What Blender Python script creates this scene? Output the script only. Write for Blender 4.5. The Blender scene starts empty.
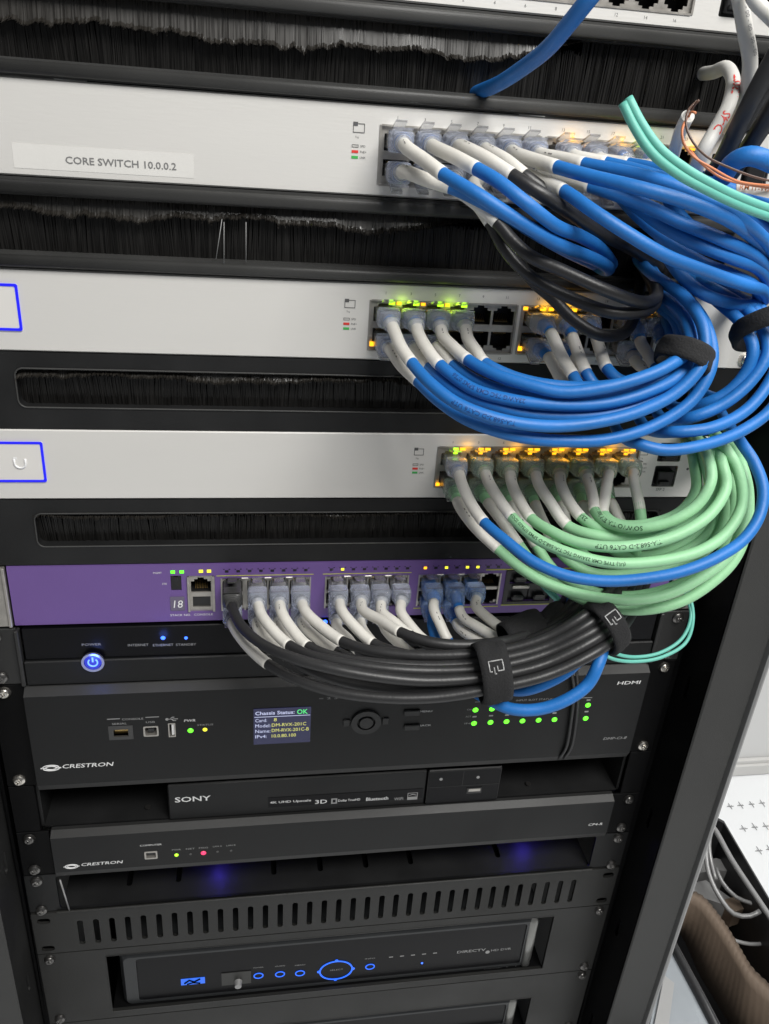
import bpy, math, random
from mathutils import Vector, Matrix, geometry
random.seed(7)
C = bpy.context.scene.collection
R = math.radians
MM = 0.001
U = 44.45

# ------------------------------------------------------------------ camera
CAM = Vector((-72.46, -460.90, -3.72)); FPX = 816.59
YAW, PIT, ROL = 0.18141, -0.4543, 0.07498
Fw = Vector((math.sin(YAW)*math.cos(PIT), math.cos(YAW)*math.cos(PIT), math.sin(PIT)))
R0 = Fw.cross(Vector((0, 0, 1))).normalized(); U0 = R0.cross(Fw)
Rt = R0*math.cos(ROL)+U0*math.sin(ROL); Up = -R0*math.sin(ROL)+U0*math.cos(ROL)
cd = bpy.data.cameras.new('camera'); cam = bpy.data.objects.new('camera', cd); C.objects.link(cam)
m = Matrix((Rt, Up, -Fw)).transposed().to_4x4(); m.translation = CAM*MM
cam.matrix_world = m
cd.sensor_fit = 'VERTICAL'; cd.sensor_height = 36; cd.lens = FPX/1024*36
cd.clip_start = 0.01; cd.clip_end = 50
bpy.context.scene.camera = cam

# ------------------------------------------------------------------ light
w = bpy.data.worlds.new('World'); bpy.context.scene.world = w; w.use_nodes = True
w.node_tree.nodes['Background'].inputs[0].default_value = (0.93, 0.96, 1, 1)
w.node_tree.nodes['Background'].inputs[1].default_value = 0.15
def area(name, loc, tgt, sx, sy, e, col=(1, 1, 1)):
    l = bpy.data.lights.new(name, 'AREA'); l.shape = 'RECTANGLE'; l.size = sx; l.size_y = sy; l.energy = e; l.color = col
    o = bpy.data.objects.new(name, l); C.objects.link(o); o.location = loc
    o.rotation_euler = (Vector(tgt)-Vector(loc)).to_track_quat('-Z', 'Y').to_euler()
area('ceiling_lamp', (0.5, -1.1, 1.2), (0.05, 0, -0.1), 1.1, 0.6, 46, (1, 0.985, 0.95))
area('ceiling_lamp_far', (1.5, 0.1, 1.4), (0.9, 0.3, -1.1), 1.2, 0.6, 26, (1, 0.99, 0.97))
vs = bpy.context.scene.view_settings
vs.view_transform = 'Standard'; vs.look = 'None'; vs.exposure = 0; vs.gamma = 1

# ------------------------------------------------------------------ measuring helpers
def ray(px, py): return Fw+Rt*((px-384.5)/FPX)-Up*((py-512)/FPX)
def P(px, py, y=0.0):                    # point of the sight line at depth y (mm)
    d = ray(px, py); t = (y-CAM.y)/d.y
    return CAM+d*t
def PZ(px, py, z):
    d = ray(px, py); t = (z-CAM.z)/d.z
    return CAM+d*t

# ------------------------------------------------------------------ materials
def mat(name, col, rough=.5, metal=0, bump=0, bscale=300, var=0, vscale=40, spec=.5, alpha=1, emit=None, es=1, stretch=None, coat=0):
    m = bpy.data.materials.new(name); m.use_nodes = True; nt = m.node_tree; b = nt.nodes['Principled BSDF']
    b.inputs['Base Color'].default_value = (*col, 1); b.inputs['Roughness'].default_value = rough
    b.inputs['Metallic'].default_value = metal; b.inputs['Specular IOR Level'].default_value = spec
    b.inputs['Alpha'].default_value = alpha; b.inputs['Coat Weight'].default_value = coat
    if emit: b.inputs['Emission Color'].default_value = (*emit, 1); b.inputs['Emission Strength'].default_value = es
    if var or bump:
        tc = nt.nodes.new('ShaderNodeTexCoord'); mp = nt.nodes.new('ShaderNodeMapping')
        if stretch: mp.inputs['Scale'].default_value = stretch
        nt.links.new(tc.outputs['Object'], mp.inputs[0])
    if var:
        n = nt.nodes.new('ShaderNodeTexNoise'); n.inputs['Scale'].default_value = vscale; n.inputs['Detail'].default_value = 6
        nt.links.new(mp.outputs[0], n.inputs['Vector'])
        r = nt.nodes.new('ShaderNodeMapRange'); r.inputs[3].default_value = 1-var; r.inputs[4].default_value = 1+var
        r.inputs[1].default_value = .3; r.inputs[2].default_value = .7
        nt.links.new(n.outputs[0], r.inputs[0])
        mx = nt.nodes.new('ShaderNodeMix'); mx.data_type = 'RGBA'; mx.blend_type = 'MULTIPLY'; mx.inputs[0].default_value = 1
        mx.inputs[6].default_value = (*col, 1); nt.links.new(r.outputs[0], mx.inputs[7]); nt.links.new(mx.outputs[2], b.inputs['Base Color'])
        r2 = nt.nodes.new('ShaderNodeMapRange'); r2.inputs[3].default_value = max(0, rough-var*.4); r2.inputs[4].default_value = min(1, rough+var*.4)
        r2.inputs[1].default_value = .3; r2.inputs[2].default_value = .7
        nt.links.new(n.outputs[0], r2.inputs[0]); nt.links.new(r2.outputs[0], b.inputs['Roughness'])
    if bump:
        n = nt.nodes.new('ShaderNodeTexNoise'); n.inputs['Scale'].default_value = bscale; n.inputs['Detail'].default_value = 3
        nt.links.new(mp.outputs[0], n.inputs['Vector'])
        bp = nt.nodes.new('ShaderNodeBump'); bp.inputs['Strength'].default_value = bump; bp.inputs['Distance'].default_value = .0006
        nt.links.new(n.outputs[0], bp.inputs['Height']); nt.links.new(bp.outputs[0], b.inputs['Normal'])
    return m
M = dict(
 silver=mat('silver_paint', (.76, .745, .715), .42, .3, .09, 900, .05, 9, stretch=(.12, 1, 1)),
 silver_edge=mat('silver_edge', (.8, .79, .76), .3, .4),
 black_panel=mat('black_powder_coat', (.013, .0132, .0136), .46, 0, .25, 2500, .18, 25, .3),
 flange=mat('grey_black_flange', (.042, .042, .041), .45, 0, .2, 2000, .14, 20, .35),
 case=mat('charcoal_case', (.0072, .0074, .0078), .4, 0, .25, 3000, .3, 14, .25),
 case_edge=mat('charcoal_case_edge', (.022, .022, .022), .42, 0, .2, 3000, .1, 18, .4),
 gloss=mat('black_gloss', (.003, .003, .004), .3, 0, 0, 0, .06, 30, .15),
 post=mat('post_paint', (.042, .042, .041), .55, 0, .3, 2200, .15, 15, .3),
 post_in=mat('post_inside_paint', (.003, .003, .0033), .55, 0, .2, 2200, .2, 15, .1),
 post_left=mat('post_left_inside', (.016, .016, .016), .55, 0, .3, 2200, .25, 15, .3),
 vent=mat('vent_panel_paint', (.014, .014, .0132), .44, 0, .3, 2200, .35, 12, .35),
 dark=mat('inner_dark', (.004, .004, .0045), .8, spec=.03),
 purple=mat('purple_paint', (.145, .082, .275), .45, .1, .15, 1500, .05, 12),
 nickel=mat('nickel_shield', (.42, .40, .37), .38, .7, .1, 900, .12, 200),
 jack=mat('jack_plastic', (.012, .012, .013), .4),
 gold=mat('gold_contact', (.75, .52, .2), .3, 1),
 steel=mat('screw_steel', (.62, .59, .54), .25, .95, .1, 600, .15, 300),
 screw_dark=mat('screw_dark_steel', (.16, .155, .15), .28, .9),
 blue=mat('blue_jacket', (.012, .150, .475), .5, 0, .25, 420, .14, 30),
 green=mat('green_jacket', (.30, .59, .33), .52, 0, .25, 420, .1, 30),
 black=mat('black_jacket', (.022, .022, .023), .42, 0, .2, 500, .12, 25),
 aqua=mat('aqua_jacket', (.13, .46, .38), .5, 0, .15, 500, .06, 25),
 white=mat('white_sleeve', (.70, .68, .63), .45, 0, .35, 260, .05, 60),
 adapter_grey=mat('adapter_grey', (.2, .2, .2), .5),
 grey_cable=mat('white_grey_jacket', (.6, .59, .56), .5, 0, .15, 500, .08, 30),
 clear=mat('clear_plastic', (.66, .67, .70), .1, 0, .3, 500, 0, 1, .9, .30),
 clearb=mat('clear_blue_boot', (.50, .53, .64), .14, 0, .25, 160, 0, 1, 1, .40),
 clearg=mat('clear_green_boot', (.34, .40, .37), .14, 0, .25, 160, 0, 1, 1, .45),
 clearz=mat('clear_strong_blue_boot', (.26, .38, .66), .14, 0, .25, 160, 0, 1, 1, .45),
 blackboot=mat('black_boot', (.05, .05, .05), .35),
 velcro=mat('velcro', (.012, .012, .013), .95, 0, .8, 900, .3, 400),
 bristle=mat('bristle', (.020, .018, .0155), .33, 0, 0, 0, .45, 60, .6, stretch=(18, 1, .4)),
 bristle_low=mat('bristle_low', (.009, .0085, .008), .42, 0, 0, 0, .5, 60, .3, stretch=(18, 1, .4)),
 txt_grey=mat('print_grey', (.09, .09, .09), .6),
 print_mid=mat('print_mid_grey', (.17, .17, .17), .6),
 txt_white=mat('print_white', (.75, .75, .75), .5),
 txt_dim=mat('print_dim', (.3, .3, .3), .5),
 tape=mat('label_tape', (.66, .65, .625), .4, 0, .1, 300, .02, 20),
 red_print=mat('print_red', (.65, .04, .03), .5),
 green_print=mat('print_green', (.05, .4, .08), .5),
 print_green_cable=mat('print_dark_green', (.03, .08, .04), .5),
 copper=mat('orange_wire', (.62, .22, .1), .4), brown=mat('brown_wire', (.10, .055, .04), .4),
 yellow_print=mat('print_yellow', (.5, .55, .05), .5),
 wall=mat('wall_paint', (.66, .66, .655), .7, 0, .1, 60, .03, 3),
 skirt=mat('skirting_paint', (.58, .575, .56), .5, 0, 0, 0, .03, 5),
 floor=mat('floor_vinyl', (.80, .815, .83), .5, 0, .05, 60, .02, 3),
 cross=mat('floor_mark', (.24, .24, .25), .6), print_blue=mat('print_dark_blue', (.01, .05, .2), .5),
 crate=mat('crate_plastic', (.022, .022, .024), .35, 0, .2, 200, .2, 8),
 card=mat('cardboard', (.15, .11, .08), .75, 0, .3, 160, .12, 9),
 box_clear=mat('cloudy_plastic', (.33, .36, .39), .25, 0, .2, 60, .2, 9, alpha=.8),
 end_trim=mat('end_trim_silver', (.22, .22, .21), .3, .7, .1, 600, .1, 40),
 rim=mat('rim_grey', (.3, .3, .3), .35, .3),
 screen=mat('status_screen', (.01, .012, .03), .15, 0, emit=(.03, .032, .12), es=.4),
 lcd=mat('touch_screen', (.68, .665, .64), .3),
)
def glassy(name, col, rough=.1, trans=.9, ior=1.25, alpha=.75):
    m = mat(name, col, rough, 0, .15, 200, 0, 1, .9, alpha); b = m.node_tree.nodes['Principled BSDF']
    b.inputs['Transmission Weight'].default_value = trans; b.inputs['IOR'].default_value = ior; return m
M.update(clear=glassy('clear_plastic', (.93, .94, .97)), clearb=glassy('clear_blue_boot', (.80, .85, .98), .14, .75, 1.3, .8),
 clearg=glassy('clear_green_boot', (.72, .84, .76), .14, .75, 1.3, .8), clearz=glassy('clear_strong_blue_boot', (.5, .68, .98), .14, .75, 1.3, .8))
def emis(name, col, s): return mat(name, (.02, .02, .02), .3, emit=col, es=s)
M.update(e_blue=emis('blue_frame_light', (.0, .0, 1), 1.0), e_green=emis('green_led', (.12, 1, .02), 2.2), e_lime=emis('lime_led', (.45, 1, .02), 2.0),
 e_orange=emis('orange_led', (1, .42, .01), 2.2), e_yellow=emis('yellow_led', (.9, .85, .04), 1.6), e_bled=emis('blue_led', (.03, .12, 1), 4),
 e_red=emis('red_led', (1, .03, .12), 2), e_wtxt=emis('screen_white', (.65, .7, 1), .9), e_ytxt=emis('screen_yellow', (.85, .85, .2), .9),
 e_gtxt=emis('screen_green', (.1, .9, .25), 1), e_ring=emis('blue_ring_light', (.01, .14, 1), 1.3), e_ppl=emis('power_glyph', (.12, .28, 1), 2.4),
 e_pbtn=emis('power_button_light', (.008, .02, .6), 1.0), e_logo=emis('satellite_logo_light', (.01, .14, .85), 1.1), off=mat('led_off', (.08, .08, .08), .3))

# ------------------------------------------------------------------ mesh helpers (mm)
class MB:
    def __init__(s): s.v = []; s.f = []; s.sm = []
    def add(s, vs, fs, smooth=False):
        n = len(s.v); s.v += [tuple(v) for v in vs]; s.f += [tuple(i+n for i in f) for f in fs]; s.sm += [smooth]*len(fs); return s
    def box(s, x0, x1, y0, y1, z0, z1, b=0):
        if b <= 0:
            vs = [(x, y, z) for z in (z0, z1) for y in (y0, y1) for x in (x0, x1)]
            return s.add(vs, [(0, 2, 3, 1), (4, 5, 7, 6), (0, 1, 5, 4), (2, 6, 7, 3), (0, 4, 6, 2), (1, 3, 7, 5)])
        # chamfered box
        b = min(b, abs(x1-x0)*.49, abs(y1-y0)*.49, abs(z1-z0)*.49); vs = []; idx = {}
        for i, x in enumerate((x0, x1)):
            for j, y in enumerate((y0, y1)):
                for k, z in enumerate((z0, z1)):
                    sx, sy, sz = (b if i == 0 else -b), (b if j == 0 else -b), (b if k == 0 else -b)
                    for a, v in enumerate(((x, y+sy, z+sz), (x+sx, y, z+sz), (x+sx, y+sy, z))):
                        idx[i, j, k, a] = len(vs); vs.append(v)
        I = lambda *a: idx[a]; fs = []
        for i in (0, 1): fs.append(tuple(I(i, j, k, 0) for j, k in ((0, 0), (0, 1), (1, 1), (1, 0))))
        for j in (0, 1): fs.append(tuple(I(i, j, k, 1) for i, k in ((0, 0), (1, 0), (1, 1), (0, 1))))
        for k in (0, 1): fs.append(tuple(I(i, j, k, 2) for i, j in ((0, 0), (1, 0), (1, 1), (0, 1))))
        for j in (0, 1):
            for k in (0, 1): fs.append((I(0, j, k, 1), I(1, j, k, 1), I(1, j, k, 2), I(0, j, k, 2)))
        for i in (0, 1):
            for k in (0, 1): fs.append((I(i, 0, k, 0), I(i, 1, k, 0), I(i, 1, k, 2), I(i, 0, k, 2)))
            for j in (0, 1): fs.append((I(i, j, 0, 0), I(i, j, 1, 0), I(i, j, 1, 1), I(i, j, 0, 1)))
        for i in (0, 1):
            for j in (0, 1):
                for k in (0, 1): fs.append((I(i, j, k, 0), I(i, j, k, 1), I(i, j, k, 2)))
        return s.add(vs, fs)
    def plate(s, outer, holes, yf, yb, back=False):
        """flat plate in XZ with openings, front at yf; walls back to yb"""
        loops = [outer]+holes
        flat = [p for l in loops for p in l]
        tris = geometry.tessellate_polygon([[Vector((x, z, 0)) for x, z in l] for l in loops])
        s.add([(x, yf, z) for x, z in flat], [tuple(t) for t in tris])
        if back: s.add([(x, yb, z) for x, z in flat], [tuple(t) for t in tris])
        for l in loops:
            n = len(l); s.add([(x, yf, z) for x, z in l]+[(x, yb, z) for x, z in l], [(i, (i+1) % n, n+(i+1) % n, n+i) for i in range(n)])
        return s
    def prism(s, loop, y0, y1): return s.plate(loop, [], y0, y1, True)
    def disc(s, c, n, r, h, seg=20, r2=None, smooth=False):
        c = Vector(c); n = Vector(n).normalized(); a = n.orthogonal().normalized(); b = n.cross(a); r2 = r if r2 is None else r2
        vs = [c+(a*math.cos(t)+b*math.sin(t))*r for t in [2*math.pi*i/seg for i in range(seg)]]
        vs += [c+n*h+(a*math.cos(t)+b*math.sin(t))*r2 for t in [2*math.pi*i/seg for i in range(seg)]]
        s.add(vs, [(i, (i+1) % seg, seg+(i+1) % seg, seg+i) for i in range(seg)], smooth)
        s.add(vs[seg:], [tuple(range(seg))]); s.add(vs[:seg], [tuple(range(seg))]); return s
    def ring(s, c, r0, r1, y0, y1, sq=1, seg=40):
        vs = []
        for r in (r0, r1):
            for y in (y0, y1): vs += [(c[0]+math.cos(2*math.pi*i/seg)*r, y, c[1]+math.sin(2*math.pi*i/seg)*r*sq) for i in range(seg)]
        q = lambda a, b: [(a*seg+i, a*seg+(i+1) % seg, b*seg+(i+1) % seg, b*seg+i) for i in range(seg)]
        return s.add(vs, q(0, 2)+q(1, 3)+q(0, 1)+q(2, 3))
    def tube(s, path, rad, seg=14, cap=True, N0=None, ell=None):
        """rad: number or list; rotation-minimising frame"""
        n = len(path); path = [Vector(p) for p in path]
        T = [((path[min(i+1, n-1)]-path[max(i-1, 0)])).normalized() for i in range(n)]
        N = (Vector(N0) if N0 else Vector((0, 0, 1)));
        N = (N-T[0]*N.dot(T[0]))
        if N.length < .1: N = T[0].orthogonal()
        N.normalize(); vs = []
        for i in range(n):
            N = (N-T[i]*N.dot(T[i])).normalized(); B = T[i].cross(N); r = rad[i] if isinstance(rad, list) else rad
            for k in range(seg):
                t = 2*math.pi*(k+.5)/seg; c, q = math.cos(t), math.sin(t)
                if isinstance(r, tuple):      # (rN, rB, superellipse power)
                    e = r[2]; dn = abs(c)**e*(1 if c > 0 else -1)*r[0]; db = abs(q)**e*(1 if q > 0 else -1)*r[1]
                else: dn, db = c*r, q*r
                vs.append(path[i]+N*dn+B*db)
        fs = [(i*seg+k, i*seg+(k+1) % seg, (i+1)*seg+(k+1) % seg, (i+1)*seg+k) for i in range(n-1) for k in range(seg)]
        s.add(vs, fs, True)
        if cap: s.add(vs[:seg], [tuple(range(seg))]); s.add(vs[-seg:], [tuple(range(seg))])
        return s
    def build(s, name, material, parent=None, kind=None):
        me = bpy.data.meshes.new(name); o = bpy.data.objects.new(name, me); C.objects.link(o)
        base = Vector(parent['base']) if parent is not None and 'base' in parent.keys() else Vector((0, 0, 0))
        if parent is None:
            xs = [v[0] for v in s.v]; ys = [v[1] for v in s.v]; zs = [v[2] for v in s.v]
            base = Vector(((min(xs)+max(xs))/2, (min(ys)+max(ys))/2, min(zs))); o.location = base*MM
        else: o['base'] = list(base)
        me.from_pydata([((v[0]-base.x)*MM, (v[1]-base.y)*MM, (v[2]-base.z)*MM) for v in s.v], [], s.f)
        me.polygons.foreach_set('use_smooth', s.sm)
        me.validate(); me.update()
        import bmesh
        bm = bmesh.new(); bm.from_mesh(me); bmesh.ops.remove_doubles(bm, verts=bm.verts, dist=1e-7); bmesh.ops.recalc_face_normals(bm, faces=bm.faces); bm.to_mesh(me); bm.free()
        me.materials.append(M[material] if isinstance(material, str) else material)
        if parent is not None: o.parent = parent
        if kind: o['kind'] = kind
        return o
def thing(name, label, cat, base, group=None):
    o = bpy.data.objects.new(name, None); C.objects.link(o); o.empty_display_size = .01
    o.location = Vector(base)*MM; o['base'] = [float(b) for b in base]; o['label'] = label; o['category'] = cat
    if group: o['group'] = group
    return o
def tag(o, label, cat, group=None):
    o['label'] = label; o['category'] = cat
    if group: o['group'] = group
    return o
def dup_part(o, parent, delta=(0, 0, 0)):
    c = o.copy(); C.objects.link(c); c.parent = parent; c.location = o.location+Vector(delta)*MM
    for ch in o.children:
        d = ch.copy(); C.objects.link(d); d.parent = c
    return c
def rrect(x0, x1, z0, z1, r=0, n=5):
    if r <= 0: return [(x0, z0), (x1, z0), (x1, z1), (x0, z1)]
    out = []
    for cx, cz, a in ((x1-r, z0+r, -90), (x1-r, z1-r, 0), (x0+r, z1-r, 90), (x0+r, z0+r, 180)):
        for i in range(n+1):
            t = R(a+90*i/n); out.append((cx+r*math.cos(t), cz+r*math.sin(t)))
    return out
_tc = {}
def text_mb(s, bold=False):
    k = (s, bold)
    if k not in _tc:
        cu = bpy.data.curves.new('t', 'FONT'); cu.body = s; cu.resolution_u = 2; cu.offset = .012 if bold else 0
        o = bpy.data.objects.new('t', cu); me = bpy.data.meshes.new_from_object(o)
        _tc[k] = ([tuple(v.co) for v in me.vertices], [tuple(p.vertices) for p in me.polygons])
        bpy.data.objects.remove(o); bpy.data.curves.remove(cu); bpy.data.meshes.remove(me)
    return _tc[k]
def put_text(mb, s, x, z, y, h, wd=None, bold=False, slant=0, center=False):
    vs, fs = text_mb(s, bold); x0 = min(v[0] for v in vs); x1 = max(v[0] for v in vs); z0 = min(v[1] for v in vs); z1 = max(v[1] for v in vs)
    k = h/(z1-z0); kx = (wd/(x1-x0)) if wd else k
    if center: x -= (x1-x0)*kx/2
    return mb.add([(x+(v[0]-x0)*kx+slant*(v[1]-z0)*k, y, z+(v[1]-z0)*k) for v in vs], fs)
def catmull(pts, step=2.0):
    pts = [Vector(p) for p in pts]; P_ = [pts[0]*2-pts[1]]+pts+[pts[-1]*2-pts[-2]]; out = []; marks = []
    for i in range(1, len(P_)-2):
        p0, p1, p2, p3 = P_[i-1:i+3]; marks.append(len(out))
        a = .5; t0 = 0; t1 = t0+max(1e-3, (p1-p0).length)**a; t2 = t1+max(1e-3, (p2-p1).length)**a; t3 = t2+max(1e-3, (p3-p2).length)**a
        n = max(2, int((p2-p1).length/step))
        for j in range(n):
            t = t1+(t2-t1)*j/n
            A1 = p0*((t1-t)/(t1-t0))+p1*((t-t0)/(t1-t0)); A2 = p1*((t2-t)/(t2-t1))+p2*((t-t1)/(t2-t1)); A3 = p2*((t3-t)/(t3-t2))+p3*((t-t2)/(t3-t2))
            B1 = A1*((t2-t)/(t2-t0))+A2*((t-t0)/(t2-t0)); B2 = A2*((t3-t)/(t3-t1))+A3*((t-t1)/(t3-t1))
            out.append(B1*((t2-t)/(t2-t1))+B2*((t-t1)/(t2-t1)))
    marks.append(len(out)); out.append(pts[-1]); return out, marks
def bend_text(mb, path, s, size, start, r, gap=None, flip=False, lift=0):
    """letters wrapped round a cable: path in mm, start = arc length"""
    cum = [0]
    for a, b in zip(path, path[1:]): cum.append(cum[-1]+(b-a).length)
    vs, fs = text_mb(s, True); x0 = min(v[0] for v in vs); z0 = min(v[1] for v in vs); z1 = max(v[1] for v in vs); k = size/(z1-z0); out = []
    L = max(v[0]-x0 for v in vs)*k
    for v in vs:
        u = (v[0]-x0)*k; u = start+(L-u if flip else u); h = ((v[1]-(z0+z1)/2)*k)*(1 if flip else -1)+lift
        u = max(0, min(cum[-1]-.01, u)); i = 0
        lo, hi = 0, len(cum)-1
        while hi-lo > 1:
            mid = (lo+hi)//2
            if cum[mid] <= u: lo = mid
            else: hi = mid
        f = (u-cum[lo])/max(1e-6, cum[lo+1]-cum[lo]); c = path[lo].lerp(path[lo+1], f); T = (path[min(lo+2, len(path)-1)]-path[max(lo-1, 0)]).normalized()
        N = Vector((0, -1, .45)); N = (N-T*N.dot(T)).normalized(); B = N.cross(T); B = B if True else -B
        a = h/r; out.append(c+(N*math.cos(a)+(-B)*math.sin(a))*(r+.1))
    return mb.add(out, fs)

# ------------------------------------------------------------------ setting: floor, wall
FZ = -1100
fl = MB(); fl.box(-2500, 3500, -1600, 660, FZ-20, FZ); fl.build('floor', 'floor', None, 'structure')
wl = MB(); wl.box(-2500, 3500, 612, 660, FZ, 1500); wl.build('wall', 'wall', None, 'structure')
sk = MB(); sk.box(-2500, 3500, 598, 611.5, FZ+.5, FZ+26, 2); sk.box(-2500, 3500, 603, 611.5, FZ+26, FZ+34, 1)
tag(sk.build('skirting_board', 'skirt'), 'pale grey skirting board running along the foot of the white wall', 'skirting board')
mk = MB()
for (px, py) in [(730, 806.6), (740.7, 805.7), (751.5, 804.5), (762, 803.3), (773, 802), (743.5, 829), (754.6, 827.5), (765.5, 826.5), (777, 825), (759, 851), (769.5, 849.6), (775, 873)]:
    c = PZ(px, py, FZ); a_, b2_ = random.uniform(5.5, 8), random.uniform(6.5, 10)
    mk.box(c.x-a_, c.x+random.uniform(5.5, 8), c.y-.5, c.y+.5, FZ+.5, FZ+1); mk.box(c.x-.5, c.x+.5, c.y-b2_, c.y+random.uniform(6.5, 10), FZ+1.1, FZ+1.5)
    for dx, dy in ((-3, 0), (3, 0)): mk.box(c.x+dx-.3, c.x+dx+.3, c.y-2.2, c.y+2.2, FZ+1.6, FZ+1.9)
mk.build('floor_marks', 'cross', None, 'structure')

# ------------------------------------------------------------------ rack cabinet
rack = thing('equipment_rack', 'tall black steel equipment rack holding the stacked network and video devices', 'equipment rack', (0, 280, FZ))
ZT, ZB = 330, FZ+1
for sx in (-1, 1):
    def bx(a, b): return (a, b) if sx > 0 else (-b, -a)
    f = MB(); x0, x1 = bx(248, 283)
    sl = [rrect(x0+.01, x1-.01, ZB, ZT)]
    f.box(x0, x1, -38, -35.5, ZB, ZT, 1)
    f.build('post', 'post', rack)
    e = MB(); x0, x1 = bx(285.2, 288.6); e.box(x0, x1, -41, 600, ZB, ZT, 1.2); x0, x1 = bx(283.2, 285.0); e.box(x0, x1, -34, 600, ZB, ZT); e.build('side_panel', 'rim', rack)
    # inner face of the post, with slotted holes
    g = MB(); s_ = sx*248
    holes = [rrect(-16, -10.5, z-10, z+10, 2.6) for z in [-640-133.35*k for k in range(-5, 4)]]
    mbp = MB(); mbp.plate(rrect(-35.2, 30, ZB, ZT), holes, 0, 3)
    vv = [(s_+(v[1] if sx > 0 else -v[1]), v[0], v[2]) for v in mbp.v]
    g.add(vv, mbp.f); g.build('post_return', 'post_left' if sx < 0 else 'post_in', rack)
    # mounting rail with threaded holes
    r_ = MB(); x0, x1 = bx(224, 247.6); hz = []
    for k in range(-3, 22):
        for q in (6.35, 22.2, 38.1):
            hz.append([(sx*232.5+2.6*math.cos(t*math.pi/5), -U*k-q+2.6*math.sin(t*math.pi/5)) for t in range(10)])
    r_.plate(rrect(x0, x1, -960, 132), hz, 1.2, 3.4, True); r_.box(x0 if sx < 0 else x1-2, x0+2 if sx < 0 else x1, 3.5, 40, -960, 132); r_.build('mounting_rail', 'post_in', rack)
b = MB(); b.box(-247, 247, 590, 598, ZB, ZT); b.box(-282, 282, -35, 598, ZT+.5, ZT+20); b.box(-282, 282, -30, 598, ZB, ZB+20); b.build('back_panel', 'dark', rack)

def screws(parent, ks, y, mt='screw_dark', xs=(-232.5, 232.5)):
    for z in ks:
        for x in xs:
            s = MB(); s.disc((x, y, z), (0, -1, 0), 4.4, 1.4, 20, 4.1); s.disc((x, y-1.4, z), (0, -1, 0), 4.1, 1.4, 20, 2.6, True)
            s.ring((x, z), 1.2, 2.5, y-3.2, y-2.8, 1, 12)
            a = random.random()*3; 
            for t in (a, a+math.pi/2):
                dx, dz = math.cos(t)*2.2, math.sin(t)*2.2
                s.tube([(x-dx, y-2.95, z-dz), (x+dx, y-2.95, z+dz)], .45, 6)
            s.build('screw', mt, parent)
def zt(k): return -U*k-6.35
def zb(k): return -U*(k+1)+6.35

# ------------------------------------------------------------------ jacks and lights
def jack_hole(x, z, up):
    s = 1 if up else -1
    pts = [(-6.3, -5.2), (6.3, -5.2), (6.3, 3.0), (4.2, 3.0), (4.2, 4.6), (2.0, 4.6), (2.0, 5.8), (-2.0, 5.8), (-2.0, 4.6), (-4.2, 4.6), (-4.2, 3.0), (-6.3, 3.0)]
    p = [(x+a, z+s*b) for a, b in pts]
    return p if up else p[::-1]
_jackproto = {}
def jack_port(x, z, up, y, parent):
    k = up
    if k in _jackproto:
        o, (px, py, pz, base) = _jackproto[k]
        c = o.copy(); C.objects.link(c); c.parent = parent; bb = Vector(parent['base']); c.location = (Vector((x-px, y-py, z-pz))+base-bb)*MM
        for ch in o.children: d = ch.copy(); C.objects.link(d); d.parent = c
        return c
    s = 1 if up else -1; m = MB()
    z0, z1 = sorted((z-s*5.5, z+s*6.1))
    # five inner faces
    vs = [(x-6.6, y, z0), (x+6.6, y, z0), (x+6.6, y, z1), (x-6.6, y, z1), (x-6.6, y+13, z0), (x+6.6, y+13, z0), (x+6.6, y+13, z1), (x-6.6, y+13, z1)]
    m.add(vs, [(0, 1, 5, 4), (1, 2, 6, 5), (2, 3, 7, 6), (3, 0, 4, 7), (4, 5, 6, 7)])
    o = m.build('port', 'jack', parent)
    g = MB()
    for i in range(8):
        xx = x-3.57+1.02*i; g.box(xx-.2, xx+.2, y+3, y+9, z-s*3.9-.15, z-s*3.9+.15); g.add([(xx-.2, y+3, z-s*3.9), (xx+.2, y+3, z-s*3.9), (xx+.2, y+10, z-s*.5), (xx-.2, y+10, z-s*.5)], [(0, 1, 2, 3)])
    g.build('contacts', 'gold', o)
    _jackproto[k] = (o, (x, y, z, Vector(parent['base'])))
    return o
def led(parent, x, z, y, mt, wx=2.6, wz=2, name='indicator_light', rnd=False):
    m = MB()
    if rnd: m.disc((x, y, z), (0, -1, 0), wx/2, .5, 14, wx/2.6)
    else: m.box(x-wx/2, x+wx/2, y-.35, y+.05, z-wz/2, z+wz/2)
    return m.build(name, mt, parent)
def lettering(parent, items, mt, name='lettering'):
    m = MB()
    for it in items: put_text(m, *it[:6], **(it[6] if len(it) > 6 else {}))
    return m.build(name, mt, parent)

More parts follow.
